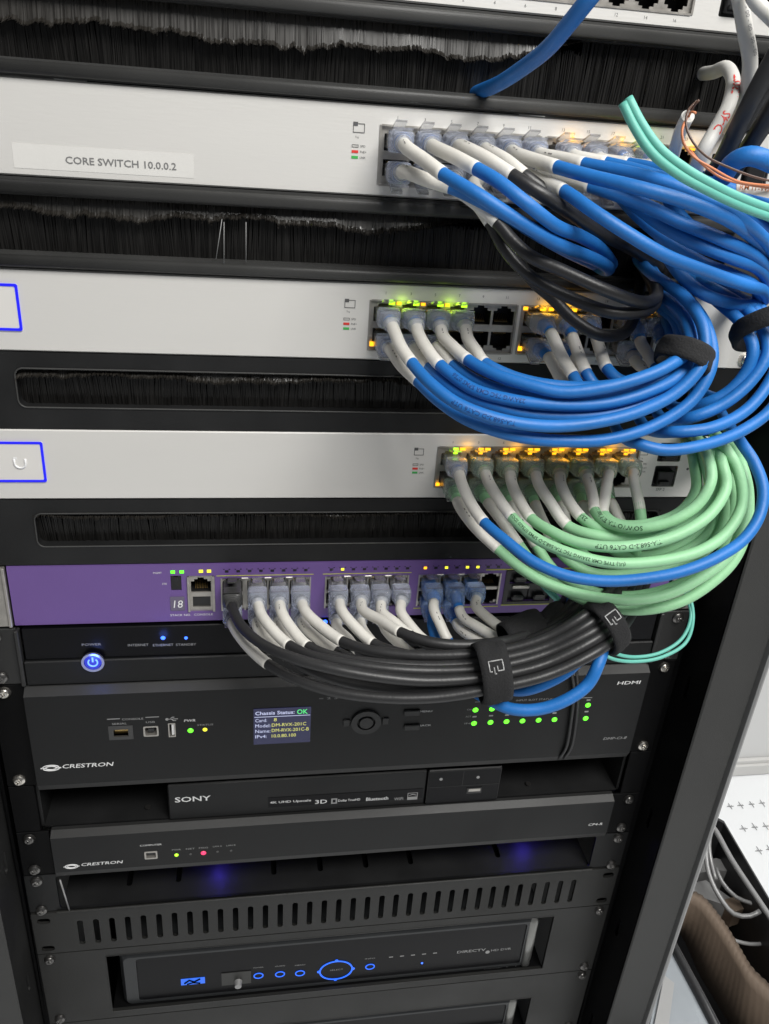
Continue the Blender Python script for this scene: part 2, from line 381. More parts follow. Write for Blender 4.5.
# ------------------------------------------------------------------ silver switches
def silver_switch(k, label, blocks, rows_dz=(16.6, 31.0), yf=-2.2, sfp=None, oval=None, x_end=221, lights=None, pitch=14):
    zt_, zb_ = -U*k-.35, -U*(k+1)+.35
    t = thing('network_switch', label, 'network switch', (0, 0, zb_))
    f = MB(); cuts = [rrect(x0, x1, -U*k-z1, -U*k-z0, .6, 2) for (x0, x1, z0, z1, cols) in blocks]
    if sfp: cuts += [rrect(*[q for q in s], .8, 2) for s in sfp]
    f.plate(rrect(-221, x_end, zb_+.8, zt_-.8, .5, 2), cuts, yf, yf+2)
    # chamfers and body
    for (z0, z1) in ((zt_-.8, zt_), (zb_, zb_+.8)):
        a, b_ = (z0, z1) if z0 > zb_+5 else (z1, z0)
        f.add([(-221, yf, a), (x_end, yf, a), (x_end, yf+.9, b_), (-221, yf+.9, b_)], [(0, 1, 2, 3)])
    f.box(-221, x_end, yf+.9, yf+2, zt_-.4, zt_)
    f.build('front_panel', 'silver', t)
    b_ = MB(); 
    b_.box(-220.5, x_end-.5, yf+22, 280, zb_+.2, zt_-.2)
    b_.box(-220.5, x_end-.5, yf+2, yf+22, zt_-1.4, zt_-.2); b_.box(-220.5, x_end-.5, yf+2, yf+22, zb_+.2, zb_+1.4)
    b_.build('housing', 'dark', t)
    for s in (-1, 1):
        e = MB(); x0, x1 = (-241, -221.3) if s < 0 else (x_end+.3, 241); e.box(x0, x1, -1.2, .9, zb_, zt_, .4); e.build('mounting_ear', 'silver', t)
    screws(t, (zt(k), zb(k)), -1.2, 'steel')
    for bi, (x0, x1, z0, z1, cols) in enumerate(blocks):
        p = MB(); holes = []; rows = []
        for x in cols:
            for ri, dz in enumerate(rows_dz):
                rows.append((x, -U*k-dz, ri == 0)); holes.append(jack_hole(x, -U*k-dz, ri == 0))
        yy = yf+1.2
        p.plate(rrect(x0-.2, x1+.2, -U*k-z1-.2, -U*k-z0+.2), holes, yy, yy+1.2)
        rim = .7
        p.box(x0-.4, x0+rim, yf-.5, yy-.02, -U*k-z1, -U*k-z0); p.box(x1-rim, x1+.4, yf-.5, yy-.02, -U*k-z1, -U*k-z0)
        p.box(x0+rim, x1-rim, yf-.5, yy-.02, -U*k-z0-rim*.8, -U*k-z0+.4); p.box(x0+rim, x1-rim, yf-.5, yy-.02, -U*k-z1-.4, -U*k-z1+rim*.8)
        pb = p.build('port_block', 'nickel', t)
        for (x, z, up) in rows: jack_port(x, z, up, yy+.3, pb)
    for (x, z, c, wx, wz) in (lights or []): led(t, x, z, yf-.1, c, wx, wz)
    if sfp:
        for (x0, x1, z0, z1) in sfp:
            m_ = MB(); m_.box(x0+.1, x1-.1, yf+1.5, yf+18, z0+.1, z1-.1); m_.box(x0+2, x1-3, yf-2.5, yf+1.4, z0+1.5, z1-3, .6); m_.box(x0+3, x1-6, yf-4, yf-2.6, z0+3, z0+5.5, .4); m_.build('module_slot', 'jack', t)
    return t

def legend(t, px, py, k, y=-2.35):
    """small screen-printed legend left of the ports: symbol and three status lines"""
    c = P(px, py, y); m = MB(); x, z = c.x, c.z
    for a, b_, c_, d in ((-3, 3, 1.9, 2.2), (-3, 3, -2.2, -1.9), (-3, -2.7, -1.9, 1.9), (2.7, 3, -1.9, 1.9)): m.box(x+a, x+b_, y-.1, y+.05, z+c_, z+d)
    m.box(x-3, x-.6, y-.12, y+.05, z+1, z+2.8)
    put_text(m, 'Trg', x-1.8, z-5, y-.06, 1.2)
    for i, s in enumerate(('SPD', 'PoE+', 'LNK')): put_text(m, s, x+1.2, z-9-i*2.7, y-.06, 1.1)
    m.build('lettering', 'txt_grey', t)
    m = MB(); m.box(x-3.2, x+.2, y-.1, y+.05, z-11.8, z-10.5); m.build('red_mark', 'red_print', t)
    m = MB(); m.box(x-3.2, x+.2, y-.1, y+.05, z-14.5, z-13.2); m.build('green_mark', 'green_print', t)
    m = MB(); 
    for a, b_, c_, d in ((-3.2, .2, -8, -7.8), (-3.2, .2, -9.1, -8.9), (-3.2, -3, -9, -7.9), (0, .2, -9, -7.9)): m.box(x+a, x+b_, y-.1, y+.05, z+c_, z+d)
    m.build('lettering', 'txt_grey', t)

colsA = [3.4+14*i for i in range(6)]; colsB = [92+14*i for i in range(6)]
BL12 = [(-5.4, 80.8, 9.6, 38.4, colsA), (83.4, 169.6, 9.6, 38.4, colsB)]
cols0 = [31.5+15.85*i for i in range(8)]
sw0 = silver_switch(-2, 'silver switch cut off by the top of the photo, above the topmost brush panel', [(22, 151.5, 9, 37.6, cols0)], sfp=[(166, 182, 2*U-37, 2*U-14), (188, 206, 2*U-36, 2*U-14)])
LT1 = []
for x in (99, 127, 141.5, 169): LT1 += [(x-1.5, -10.0, 'e_orange' if x != 141.5 else 'e_lime', 3, 2.4)]
sw1 = silver_switch(0, 'silver switch with a printed name strip, at the height of the topmost blue cables', BL12, lights=LT1, sfp=[(180, 196, -34, -12), (200, 216, -34, -12)])
LT2 = [(8.5+14*i-1.6, -99.6, 'e_lime', 3.4, 2.6) for i in range(4)]+[(12.2+14*i-1.2, -99.8, 'e_orange', 2.4, 2) for i in range(3)]+[(-3.2, -123.5, 'e_orange', 2.4, 2.6), (85.6, -123.8, 'e_orange', 2.6, 2.6), (85.6, -99.8, 'e_orange', 2.8, 2.6)]
LT2 += [(96.2, -99.8, 'e_orange', 3.4, 2.6), (101.2, -99.8, 'e_orange', 3, 2.6), (110.2, -99.8, 'e_orange', 3.4, 2.6), (115.4, -99.8, 'e_orange', 3, 2.6), (129, -99.8, 'e_orange', 2, 2), (163, -100, 'e_orange', 2.6, 2.2)]
sw2 = silver_switch(2, 'silver switch in the middle with empty sockets beside its four leftmost blue cables', BL12, lights=LT2, sfp=[(180, 196, -2*U-34, -2*U-12)], oval=None)
cols3 = [51.5+16.1*i for i in range(8)]
LT3 = [(59.0+16.1*i-5.4, -188.0, 'e_lime' if i == 0 else 'e_orange', 3.2, 1.6) for i in range(8)]+[(59+16.1*i-1, -188.0, 'e_orange', 3.4, 1.6) for i in range(8)]+[(59+16.1*i-5.4, -190.8, 'e_lime' if i == 0 else 'e_orange', 2.6, 1.5) for i in range(8)]+[(44.2, -212, 'e_orange', 2.6, 2)]
sw3 = silver_switch(4, 'lowest silver switch, with the green cables plugged into it', [(42.2, 176, 8.6, 36.4, cols3)], lights=LT3, sfp=[(189, 205, -4*U-18, -4*U-5), (189, 205, -4*U-36, -4*U-21)])
legend(sw1, 359, 128, 0); legend(sw2, 350, 304, 2); legend(sw3, 419, 452, 4); legend(sw3, 644, 452, 4)
# port numbers
def portnums(t, cols, z, lo=None):
    m = MB()
    for i, x in enumerate(cols):
        put_text(m, str(2*i+1), x-.3, z, -2.27, 1.5)
        if lo: put_text(m, str(2*i+2), x-.3, lo, -2.27, 1.5)
    m.build('lettering', 'txt_grey', t)
portnums(sw1, colsA+colsB, -6.6, -42); portnums(sw2, colsA+colsB, -95.2, -131); portnums(sw3, cols3, -184.4)
portnums(sw0, cols0, 2*U-6.2, 2*U-41.4)
c = P(690, 325, -2.3); m_ = MB()
for r_, n_ in ((0, 3), (1, 4)):
    for i in range(n_): m_.box(c.x+i*5-3, c.x+i*5-.5, -2.4, -2.1, c.z-r_*4, c.z-r_*4+1.2)
put_text(m_, 'LINK', c.x-3, c.z-14, -2.3, 1.6); m_.build('lettering', 'txt_grey', sw2)
c = P(660, 490, -2.3); m_ = MB(); put_text(m_, 'SFP 2', 196, -216.8, -2.3, 2, center=True); m_.disc((212, -2.2, -201), (0, -1, 0), .9, .1, 10); m_.build('lettering', 'txt_grey', sw3)
# name strip
m_ = MB(); a = P(12, 145, -2.3); b_ = P(190, 172, -2.3); m_.box(-186.5, -100, -2.34, -2.25, -40.6, -29.3); st = m_.build('name_strip', 'tape', sw1)
lettering(st, [('CORE SWITCH 10.0.0.2', -162, -37.3, -2.52, 3.4, 53.5, dict(bold=True))], 'print_mid')
# touch screens with blue frames
def touch(t, z0, z1, x1, logo):
    m = MB(); m.box(-222+4.5, x1, -2.7, -2.25, z0, z1, .1); s = m.build('touch_screen', 'lcd', t)
    f = MB(); f.plate(rrect(-217.6, x1+.2, z0-.2, z1+.2, 1.2), [rrect(-216.2, x1-1.2, z0+1.2, z1-1.2, .8)], -3.0, -2.6); f.build('light_frame', 'e_blue', s)
    if logo:
        g = MB(); cx, cz = P(20, 463, -2.8)[0], P(20, 463, -2.8)[2]; pts = [(cx-3, cz+2.5)]+[(cx+3*math.cos(R(180+q*20)), cz-.3+2.8*math.sin(R(180+q*20))) for q in range(10)]+[(cx+3, cz+2.5)]
        g.tube([(x, -2.85, z) for x, z in pts], .65, 6); g.box(cx-3.4, cx-1.4, -2.95, -2.8, cz+2.2, cz+3.6); g.build('logo', 'txt_white', s)
touch(sw3, -210.3, -185.6, -189.6, True); touch(sw2, -121.6, -97.2, -192.3, False)
touch(sw1, -32.8, -9.0, -194.6, False)

# ------------------------------------------------------------------ brush panels
def bristles(parent, x0, x1, zt_, zb_, wave, y=1.5, frac=.5, xl=None):
    up = MB(); lo = MB(); x = x0; H = zt_-zb_; jit = 0
    while x < x1:
        wdt = random.uniform(.5, .9); jit = jit*.85+random.gauss(0, .008)
        mid = zt_-H*(frac+.06*math.sin(x*.045+wave)+.03*math.sin(x*.16+wave*2)+.012*math.sin(x*.53)+jit+random.uniform(-.008, .008))
        if xl is not None and x > xl-55: mid += (zt_-mid)*(x-xl+55)/55
        if xl is not None and x > xl: break
        if random.random() < .015: mid -= H*random.uniform(.02, .07)
        dx = random.gauss(0, .16)+.4*math.sin(x*.31+wave); yo = random.uniform(0, .9); k = random.uniform(.6, 1.5)
        up.add([(x, y+2+yo, zt_+2), (x+wdt, y+2+yo, zt_+2), (x+wdt+dx*.4, y-.6+yo, mid+3.2), (x+dx*.4, y-.6+yo, mid+3.2), (x+wdt*.9+dx, y-2.2*k+yo, mid+1.5), (x+wdt*.1+dx, y-2.2*k+yo, mid+1.5), (x+wdt*.45+dx*1.1, y-4.6*k+yo, mid+.9)],
               [(0, 1, 2, 3), (3, 2, 4, 5), (5, 4, 6)])
        x += .2
    x = x0
    while x < x1:
        wdt = random.uniform(.5, .8); dx = random.gauss(0, .4)+1.2*math.sin(x*.08+wave); yo = random.uniform(0, 1.5); top = zt_-H*(.2+random.uniform(-.05, .05)) if xl is None or x < xl-3 else zt_+1
        lo.add([(x, y+3.5+yo, zb_-2), (x+wdt, y+3.5+yo, zb_-2), (x+wdt*.7+dx, y+1+yo, top), (x+dx, y+1+yo, top)], [(0, 1, 2, 3)])
        x += .35
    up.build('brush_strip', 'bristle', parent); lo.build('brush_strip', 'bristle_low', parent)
def brush_panel(k, label, inset):
    z1, z0 = -U*k-.15, -U*(k+1)+.15
    t = thing('brush_panel', label, 'brush panel', (0, 0, z0), 'black brush panels between the switches')
    f = MB()
    if inset: op = rrect(-199.5, 199.5, z1-31.5, z1-9.0, 4.5, 6)
    else: op = rrect(-228, 203, z1-36.5, z1-8.5, 4.5, 6)
    f.plate(rrect(-241, 241, z0, z1, .8, 2), [op], -2, 7)
    f.build('frame', 'flange' if not inset else 'black_panel', t)
    xs = sorted(p[0] for p in op); zs = sorted(p[1] for p in op)
    if not inset:
        fl_ = MB()   # rolled lips above and below the opening
        for zc, r_ in ((z1-4.6, 3.3), (z0+3.7, 3.0)):
            fl_.tube([(-228, -3.2, zc), (205, -3.2, zc)], (lambda r_: [(r_, 2.6, .7)]*2)(r_), 20)
        fl_.build('lip', 'flange', t)
    else:
        g = MB(); n = len(op); pth = [(p[0], -2.2, p[1]) for p in op]+[(op[0][0], -2.2, op[0][1])]
        g.tube(pth, .55, 6, False); g.build('lip', 'flange', t)
    bk = MB(); bk.box(xs[0]-3, xs[-1]+3, 12, 14, zs[0]-3, zs[-1]+3); bk.build('backing', 'dark', t)
    bristles(t, xs[0]-1, xs[-1]+1, zs[-1], zs[0], k*1.7, frac={-1: .52, 1: .32, 3: .26, 5: .14}[k], xl={-1: 101, 1: 62}.get(k))
    screws(t, (zt(k), zb(k)), -2.1)
    return t
brush_panel(-1, 'topmost brush panel, crossed by one thick blue cable end', False)
br1 = brush_panel(1, 'brush panel directly below the switch with the printed name strip', False)
br3 = brush_panel(3, 'rounded brush slot panel between the middle and the lowest silver switch', True)
br5 = brush_panel(5, 'rounded brush slot panel just above the purple switch', True)
# three stray pale hairs
hr = MB()
for a, b_ in (((222, 219), (216, 259)), ((224, 222), (224, 264)), ((246, 222), (246, 262))): hr.tube([P(*a, -5.2), P(*b_, -4.8)], .18, 5)
hr.build('stray_bristle', 'txt_dim', br1)

# ------------------------------------------------------------------ purple switch
k = 6; Z = -U*k
pw = thing('network_switch', 'purple switch with black and blue patch cables plugged into it', 'network switch', (0, 0, Z-U+.5))
pcols = [-84, -68.3, -54.6, -41, -16.8, -2.6, 10.6, 24.0, 45.4, 60.2, 74.2, 88.2]
grp = [(-91.5, -33.6), (-24.4, 31.6), (38.0, 95.4)]
f = MB(); holes = [rrect(a, b_, Z-36, Z-11.6, .5, 2) for a, b_ in grp]
cons = P(201, 592, -2.2); holes += [rrect(-112.6, -95.2, Z-36.5, Z-9.4, .5, 2), rrect(-122.6, -116, Z-20, Z-9, .4, 2), rrect(101.5, 132.5, Z-19.8, Z-10.3, .5, 2), rrect(101.5, 132.5, Z-34.2, Z-24.0, .5, 2)]
f.plate(rrect(-219.5, 219.5, Z-U+1, Z-1, .5, 2), holes, -2.2, -.2); f.box(-219.5, 219.5, -2.1, -1, Z-.95, Z-.5)
f.build('front_panel', 'purple', pw)
hb = MB(); hb.box(-219, 219, 18, 280, Z-U+1, Z-1); hb.box(-219, 219, -.2, 18, Z-2.4, Z-1.1); hb.build('housing', 'dark', pw)
e = MB(); e.box(-241, -222.6, -3, -1, Z-U+.6, Z-.8, .4); e.box(-222.6, -220.6, -4.5, -1, Z-U+.6, Z-.8, .4); e.build('mounting_ear', 'nickel', pw); e = MB(); e.box(222, 241, -3, -1, Z-U+.6, Z-.8, .4); e.build('mounting_ear', 'nickel', pw)
screws(pw, (zt(k), zb(k)), -3)
for gi, (a, b_) in enumerate(grp):
    p = MB(); cs = pcols[gi*4:gi*4+4]; hh = [jack_hole(x, Z-z, z < 20) for x in cs for z in (17.5, 30.2)]
    p.plate(rrect(a-.2, b_+.2, Z-36.2, Z-11.4), hh, -1, 0); p.box(a, a+1, -2.6, -1.02, Z-36, Z-11.6); p.box(b_-1, b_, -2.6, -1.02, Z-36, Z-11.6)
    for x in [(cs[i]+cs[i+1])/2 for i in range(3)]: p.box(x-.5, x+.5, -2.4, -1.02, Z-36, Z-11.6); p.box(x-2.4, x+2.4, -2.9, -2.2, Z-12.6, Z-11.2, .3)
    o = p.build('port_block', 'nickel', pw)
    for x in cs:
        for z in (17.5, 30.2): jack_port(x, Z-z, z < 20, -.9, o)
p = MB(); p.plate(rrect(-112.8, -95, Z-36.7, Z-9.2), [jack_hole(-104, Z-17, True), rrect(-109.5, -98.2, Z-33.5, Z-25.5)], -1.2, 0); p.box(-112.4, -111.2, -3.2, -1.2, Z-36, Z-10); p.box(-96.8, -95.4, -3.2, -1.2, Z-36, Z-10); o = p.build('port_block', 'nickel', pw); jack_port(-104, Z-17, True, -1.1, o)
q = MB(); q.box(-110, -97.8, 0, 12, Z-34, Z-25); q.build('port', 'jack', o)
q = MB(); q.box(-122.4, -116.2, -1.5, 10, Z-20, Z-9); q.box(-120.6, -118.2, -2.3, -1.6, Z-17, Z-10); q.build('usb_socket', 'jack', pw)
d = MB(); d.box(-123.5, -114.5, -2.6, -2.1, Z-35, Z-24.5); ds = d.build('digit_display', mat('digit_glass', (.12, .10, .16), .2), pw)
lettering(ds, [('18', -121.6, Z-32.8, -2.7, 5.6, 5.6, dict(slant=.12))], 'txt_white')
lettering(pw, [('MGMT', -133, Z-7.4, -2.3, 1.3), ('STK', -128, Z-15.5, -2.3, 1.3), ('STACK NO.', -124, Z-39.4, -2.3, 1.5, 13), ('CONSOLE', -109, Z-39.4, -2.3, 1.5, 12)], 'txt_white')
for x, z, c_ in ((-121, -6.2, 'e_green'), (-115.5, -6.2, 'e_green'), (-103.6, -6.0, 'e_yellow'), (-98.6, -6.0, 'e_yellow')): led(pw, x, Z+z, -2.2, c_, 2.6, 2)
q = MB()
for gi in range(3):
    for i in range(8):
        x = grp[gi][0]+4+i*7.2
        if (gi, i) in ((2, 0), (2, 2), (2, 4), (2, 5), (1, 1)): led(pw, x, Z-6.3, -2.2, 'e_orange' if (gi, i) == (2, 0) else 'e_yellow', 2, 1.6)
        else: q.box(x-1.1, x+1.1, -2.4, -2.1, Z-7.2, Z-5.6)
        q.box(x-2.2, x-1.4, -2.35, -2.15, Z-5.2, Z-4.7); q.box(x+1.2, x+2.2, -2.35, -2.15, Z-5.2, Z-4.7)
q.build('light_slots', 'jack', pw)
q = MB(); q.box(84, 150, -2.4, -2.1, Z-9, Z-8.2); q.box(98, 150, -2.4, -2.1, Z-37.4, Z-36.6); q.box(36.5, 96, -2.4, -2.1, Z-38.2, Z-37.6); q.box(-94, -32, -2.36, -2.1, Z-9.9, Z-9.5); q.box(-26, 33, -2.36, -2.1, Z-9.9, Z-9.5); q.build('green_line', 'yellow_print', pw)
for zz in (-19.8, -34.2):
    for x in (101.8, 117.4):
        q = MB(); q.box(x, x+14.8, 0, 20, Z+zz+.2, Z+zz+9.3); q.box(x+3, x+12, -4, -.1, Z+zz+1, Z+zz+5, 1); q.build('module_slot', 'jack', pw)
q = MB(); q.plate(rrect(98.5, 135.5, Z-36.4, Z-9.4, .5, 2), [rrect(101.6, 132.4, Z-19.7, Z-10.4), rrect(101.6, 132.4, Z-34.1, Z-24.1)], -2.9, -2.2); q.build('slot_surround', 'jack', pw)
q = MB(); q.box(104, 116, -4.4, -3, Z-23, Z-20.8, .4); q.build('slot_shield', 'nickel', pw)

# ------------------------------------------------------------------ media box with round power button (U7)
k = 7; Z = -U*k
mb_ = thing('media_box', 'slim black unit with round glowing blue power button', 'media player', (0, 0, Z-U))
f = MB(); f.box(-217, 217, -6, 260, Z-U+.8, Z-25.0, .8); f.build('lower_fascia', 'case', mb_)
f = MB(); f.box(-216, 216, -4.0, 250, Z-24.6, Z-1, .6); f.build('upper_fascia', 'gloss', mb_)
e = MB(); e.box(-241, -218, -3.4, -1, Z-U+.6, Z-.8, .4); e.box(-220, -217.3, -7, -1, Z-U+.6, Z-.8, .6); e.build('mounting_ear', 'case_edge', mb_); e = MB(); e.box(218, 241, -3.4, -1, Z-U+.6, Z-.8, .4); e.box(217.3, 220, -7, -1, Z-U+.6, Z-.8, .6)
e.build('mounting_ear', 'case_edge', mb_); screws(mb_, (zb(k),), -3.4); screws(mb_, (zt(k),), -3.4)
c = P(93, 662, -6.6); pb = MB(); pb.ring((c.x, c.z), 5.6, 7.2, -7.6, -6, 1, 32); pb.build('button_ring', mat('button_ring', (.35, .37, .5), .2, .8), mb_)
pb = MB(); pb.disc((c.x, -6.0, c.z), (0, -1, 0), 5.5, 1.0, 32, 5.2); bt = pb.build('power_button', 'e_pbtn', mb_)
pg = MB(); pg.tube([(c.x+2.9*math.sin(R(a)), -7.15, c.z+2.9*math.cos(R(a))) for a in range(40, 325, 12)], .5, 6); pg.box(c.x-.5, c.x+.5, -7.4, -7.0, c.z+.4, c.z+4, 0); pg.build('power_symbol', 'e_ppl', bt)
def lamp(name, loc, e, col, r=.003):
    l = bpy.data.lights.new(name, 'POINT'); l.energy = e; l.color = col; l.shadow_soft_size = r; o = bpy.data.objects.new(name, l); C.objects.link(o); o.location = Vector(loc)*MM
lamp('button_glow', (c.x, -14, c.z), .006, (.1, .2, 1))
for px, sz in ((163, 3), (186, 2.2)):
    c = P(px, 638, -4.2); led(mb_, c.x, c.z, -4.1, 'e_bled', sz, 2, rnd=True)
c = P(163, 638, -4.2); lamp('indicator_glow', (c.x, -8, c.z), .003, (.1, .2, 1))
for px, py, tx in ((82, 646, 'POWER'), (128, 646.5, 'INTERNET'), (153, 646.5, 'ETHERNET'), (176, 646, 'STANDBY')):
    c = P(px, py, -4.2); lettering(mb_, [(tx, c.x, c.z, -4.15, 1.8, 13 if px > 100 else 12)], 'txt_dim')
c = P(618, 626, -4.2); lettering(mb_, [('<<', c.x, c.z-1, -4.15, 3, 8, dict(bold=True)), ('STREAM', c.x-1, c.z-5, -4.15, 1.8)], 'txt_white')
for x_, z_, c_ in ((62, -189, (1, .5, .05)), (94, -189, (1, .45, .02)), (126, -189, (1, .45, .02)), (158, -189, (1, .45, .02)), (98, -100.5, (1, .5, .02)), (113, -100.5, (1, .5, .02)), (14, -100.5, (.6, 1, .05)), (42, -100.5, (.6, 1, .05))): lamp('port_glow', (x_, -7, z_), .0022, c_, .004)
for x_, c_ in ((97.5, (1, .5, .03)), (125.5, (1, .5, .03)), (140, (.5, 1, .05)), (167.5, (1, .5, .03))): lamp('port_glow', (x_, -8, -9.5), .0016, c_, .004)
# two LEDs of the unit seen between the sleeves
for px, py in ((341, 630), (325, 622)): c = P(px, py, -4.2); led(mb_, c.x, c.z, -4.1, 'e_bled', 3.4, 2, rnd=True)

# ------------------------------------------------------------------ 2U chassis (U8-9)
k = 8; Z = -U*k; YF = -10
ch = thing('video_matrix_chassis', 'large black video chassis with small status screen and rows of green lights', 'video switcher', (0, 0, Z-2*U))
def bevel_front(t, x0, x1, z0, z1, yf, ch_top, ch_bot, mt='case', depth=250, cuts=()):
    f = MB(); f.plate(rrect(x0, x1, z0+ch_bot, z1-ch_top), list(cuts), yf, yf+3); f.build('front_panel', mt, t)
    e = MB(); d = -yf*.75
    e.add([(x0, yf, z1-ch_top), (x1, yf, z1-ch_top), (x1, yf+d, z1-.3), (x0, yf+d, z1-.3), (x1, yf+d+3, z1-.3), (x0, yf+d+3, z1-.3)], [(0, 1, 2, 3), (3, 2, 4, 5)])
    e.add([(x0, yf, z0+ch_bot), (x1, yf, z0+ch_bot), (x1, yf+d*.35, z0+.3), (x0, yf+d*.35, z0+.3), (x1, yf+d+3, z0+.3), (x0, yf+d+3, z0+.3)], [(0, 1, 2, 3), (3, 2, 4, 5)])
    for x in (x0, x1): e.add([(x, yf, z0+ch_bot), (x, yf, z1-ch_top), (x, yf+d, z1-.3), (x, yf+d+3, z1-.3), (x, yf+d+3, z0+.3), (x, yf+d*.35, z0+.3)], [(0, 1, 2, 3, 4, 5)])
    e.build('lightened_bevel', 'case_edge', t)  # bevels coloured paler than the front, as if catching light from above
    b_ = MB(); b_.box(x0+1, x1-1, yf+16, depth, z0+.6, z1-.6); b_.box(x0+1, x1-1, yf+d+1, yf+16, z0+.6, z0+2); b_.box(x0+1, x1-1, yf+d+1, yf+16, z1-2, z1-.6); b_.build('housing', 'dark', t)
def ears(t, z0, z1, x, mt='post_in'):
    for a_, b_ in ((-241, -x), (x, 241)): e = MB(); e.box(a_, b_, -2.6, -.6, z0+.4, z1-.4, .4); e.build('mounting_ear', mt, t)
Yq = YF-.1
serial = P(121, 733, YF); usbb = P(151, 731, YF); usba = P(172, 730, YF)
cuts = [rrect(serial.x-7.2, serial.x+7.2, serial.z-4.6, serial.z+5.6), rrect(usbb.x-5, usbb.x+5, usbb.z-4.6, usbb.z+4.2), rrect(usba.x-2.4, usba.x+2.4, usba.z-6, usba.z+6)]
bevel_front(ch, -219, 218, Z-2*U, Z, YF, 5.5, 6.5, 'case', cuts=cuts)
ears(ch, Z-2*U, Z, 218.5); screws(ch, (zt(8), zb(9)), -2.6, 'steel')
q = MB(); x, z = serial.x, serial.z; q.plate(rrect(x-8, x+8, z-5.6, z+6.4), [rrect(x-4.8, x+4.8, z-3, z+3)], YF-.3, YF+1); so = q.build('serial_socket', mat('socket_shell', (.05, .05, .05), .35, .3), ch)
q = MB(); q.box(x-4.6, x+4.6, YF+3, YF+8, z-2.9, z+.6); q.box(x-1.6, x+1.6, YF+2.4, YF+3, z+.5, z+2.6); q.build('contacts', 'gold', so)
q = MB(); x, z = usbb.x, usbb.z; q.plate(rrect(x-5, x+5, z-4.6, z+4.2, 1, 3), [rrect(x-3.9, x+3.9, z-3.6, z+3.2, .8, 3)], YF-.3, YF+6); o = q.build('usb_socket', 'nickel', ch); q = MB(); q.box(x-2, x+2, YF+1, YF+6, z-1.6, z+1.4); q.box(x-4, x+4, YF+6, YF+7, z-4, z+4); q.build('socket_core', 'jack', o)
q = MB(); x, z = usba.x, usba.z; q.plate(rrect(x-2.4, x+2.4, z-6, z+6, .3, 2), [rrect(x-1.7, x+1.7, z-5.3, z+5.3)], YF-.3, YF+6); o = q.build('usb_socket', 'nickel', ch); q = MB(); q.box(x-.2, x+1.5, YF+.6, YF+6, z-4.8, z+4.8); q.build('socket_core', 'txt_white', o)
def L(px, py, y): c = P(px, py, y); return c.x, c.z
def lt(parent, s, px, py, px2, h, y, mt, **kw):
    x, z = L(px, py, y); x2, _ = L(px2, py, y); return lettering(parent, [(s, x, z, y, h, x2-x, kw)], mt)
lt(ch, 'CONSOLE', 122, 720.4, 143.5, 1.6, Yq, 'txt_dim'); lt(ch, 'SERIAL', 112, 725, 127, 1.6, Yq, 'txt_dim'); lt(ch, 'USB', 146, 723.2, 155, 1.6, Yq, 'txt_dim')
lt(ch, 'PWR', 184, 722, 195.5, 2.1, Yq, 'txt_white', slant=.2); lt(ch, 'STATUS', 197, 726, 213, 1.5, Yq, 'txt_dim', slant=.2)
q = MB()
for a, b_, py in ((107, 120, 719.5), (145.5, 159, 717.6)):
    x, z = L(a, py, YF); x2, _ = L(b_, py, YF); q.box(x, x2, YF-.15, YF+.1, z, z+.5)
x, z = L(167, 719.5, YF); x2, _ = L(178, 719.5, YF); q.box(x, x2, YF-.15, YF+.1, z, z+.5); q.disc((x, YF+.1, z+.2), (0, -1, 0), 1.1, .25, 10); q.tube([(x+2, YF, z+.2), (x+3.2, YF, z+1.8), (x+5, YF, z+1.8)], .3, 5); q.tube([(x+3, YF, z+.2), (x+4, YF, z-1.2), (x+6, YF, z-1.2)], .3, 5)
q.build('printed_lines', 'txt_dim', ch)
for px, py, c_, s in ((190.5, 730.6, 'e_green', 4), (205, 729.6, 'e_yellow', 3.2)): x, z = L(px, py, YF); led(ch, x, z, YF, c_, s, 2, rnd=True)
lt(ch, 'CRESTRON', 62, 768.6, 113, 3.6, Yq, 'txt_white', bold=True, slant=.25)
def swirl(t, px, py, y, s):
    x, z = L(px, py, y); q = MB()
    for r_, a0, a1 in ((1, 20, 190), (1, 200, 370), (.62, -20, 200), (.62, 160, 380)):
        pts = [(x+s*r_*1.75*math.cos(R(a)), y, z+s*r_*.75*math.sin(R(a))) for a in range(a0, a1+1, 15)]
        q.tube(pts, s*.13, 5)
    q.box(x-s*2.1, x-s*1.2, y-.15, y, z-s*.15, z+s*.15); q.box(x+s*1.2, x+s*2.1, y-.15, y, z-s*.15, z+s*.15); q.build('logo', 'txt_white', t)
swirl(ch, 51, 768, YF-.1, 3.2)
x0, z1 = L(253.5, 710, YF); x1, z0 = L(310, 741.5, YF)
q = MB(); q.box(x0, x1, YF-.4, YF+.1, z0, z1+1); sc = q.build('status_screen', 'screen', ch); H = z1-z0
lettering(sc, [('Chassis Status:', x0+1.2, z1-4.4, YF-.5, 3.1, 27, dict(bold=True)), ('Card:', x0+1.2, z1-10.6, YF-.5, 2.9, 8), ('Model:', x0+1.2, z1-15.4, YF-.5, 2.9, 10.5), ('Name:', x0+1.2, z1-20.2, YF-.5, 2.9, 10.5), ('IPv4:', x0+1.2, z1-25, YF-.5, 2.9, 8)], 'e_wtxt')
lettering(sc, [('OK', x0+30, z1-5, YF-.5, 4.2, 7.5, dict(bold=True))], 'e_gtxt')
lettering(sc, [('8', x0+14, z1-10.4, YF-.5, 2.9, 2), ('DM-RVX-201C', x0+12.6, z1-15.2, YF-.5, 2.9, 24), ('DM-RVX-201C-B', x0+12.6, z1-20, YF-.5, 2.9, 26), ('10.0.80.100', x0+12.6, z1-25, YF-.5, 2.9, 17)], 'e_ytxt')
q = MB(); q.box(x0+.6, x1-.6, YF-.5, YF-.41, z1-6.4, z1-6); q.build('screen_line', 'e_wtxt', sc)
cx, cz = L(366, 721.5, YF)
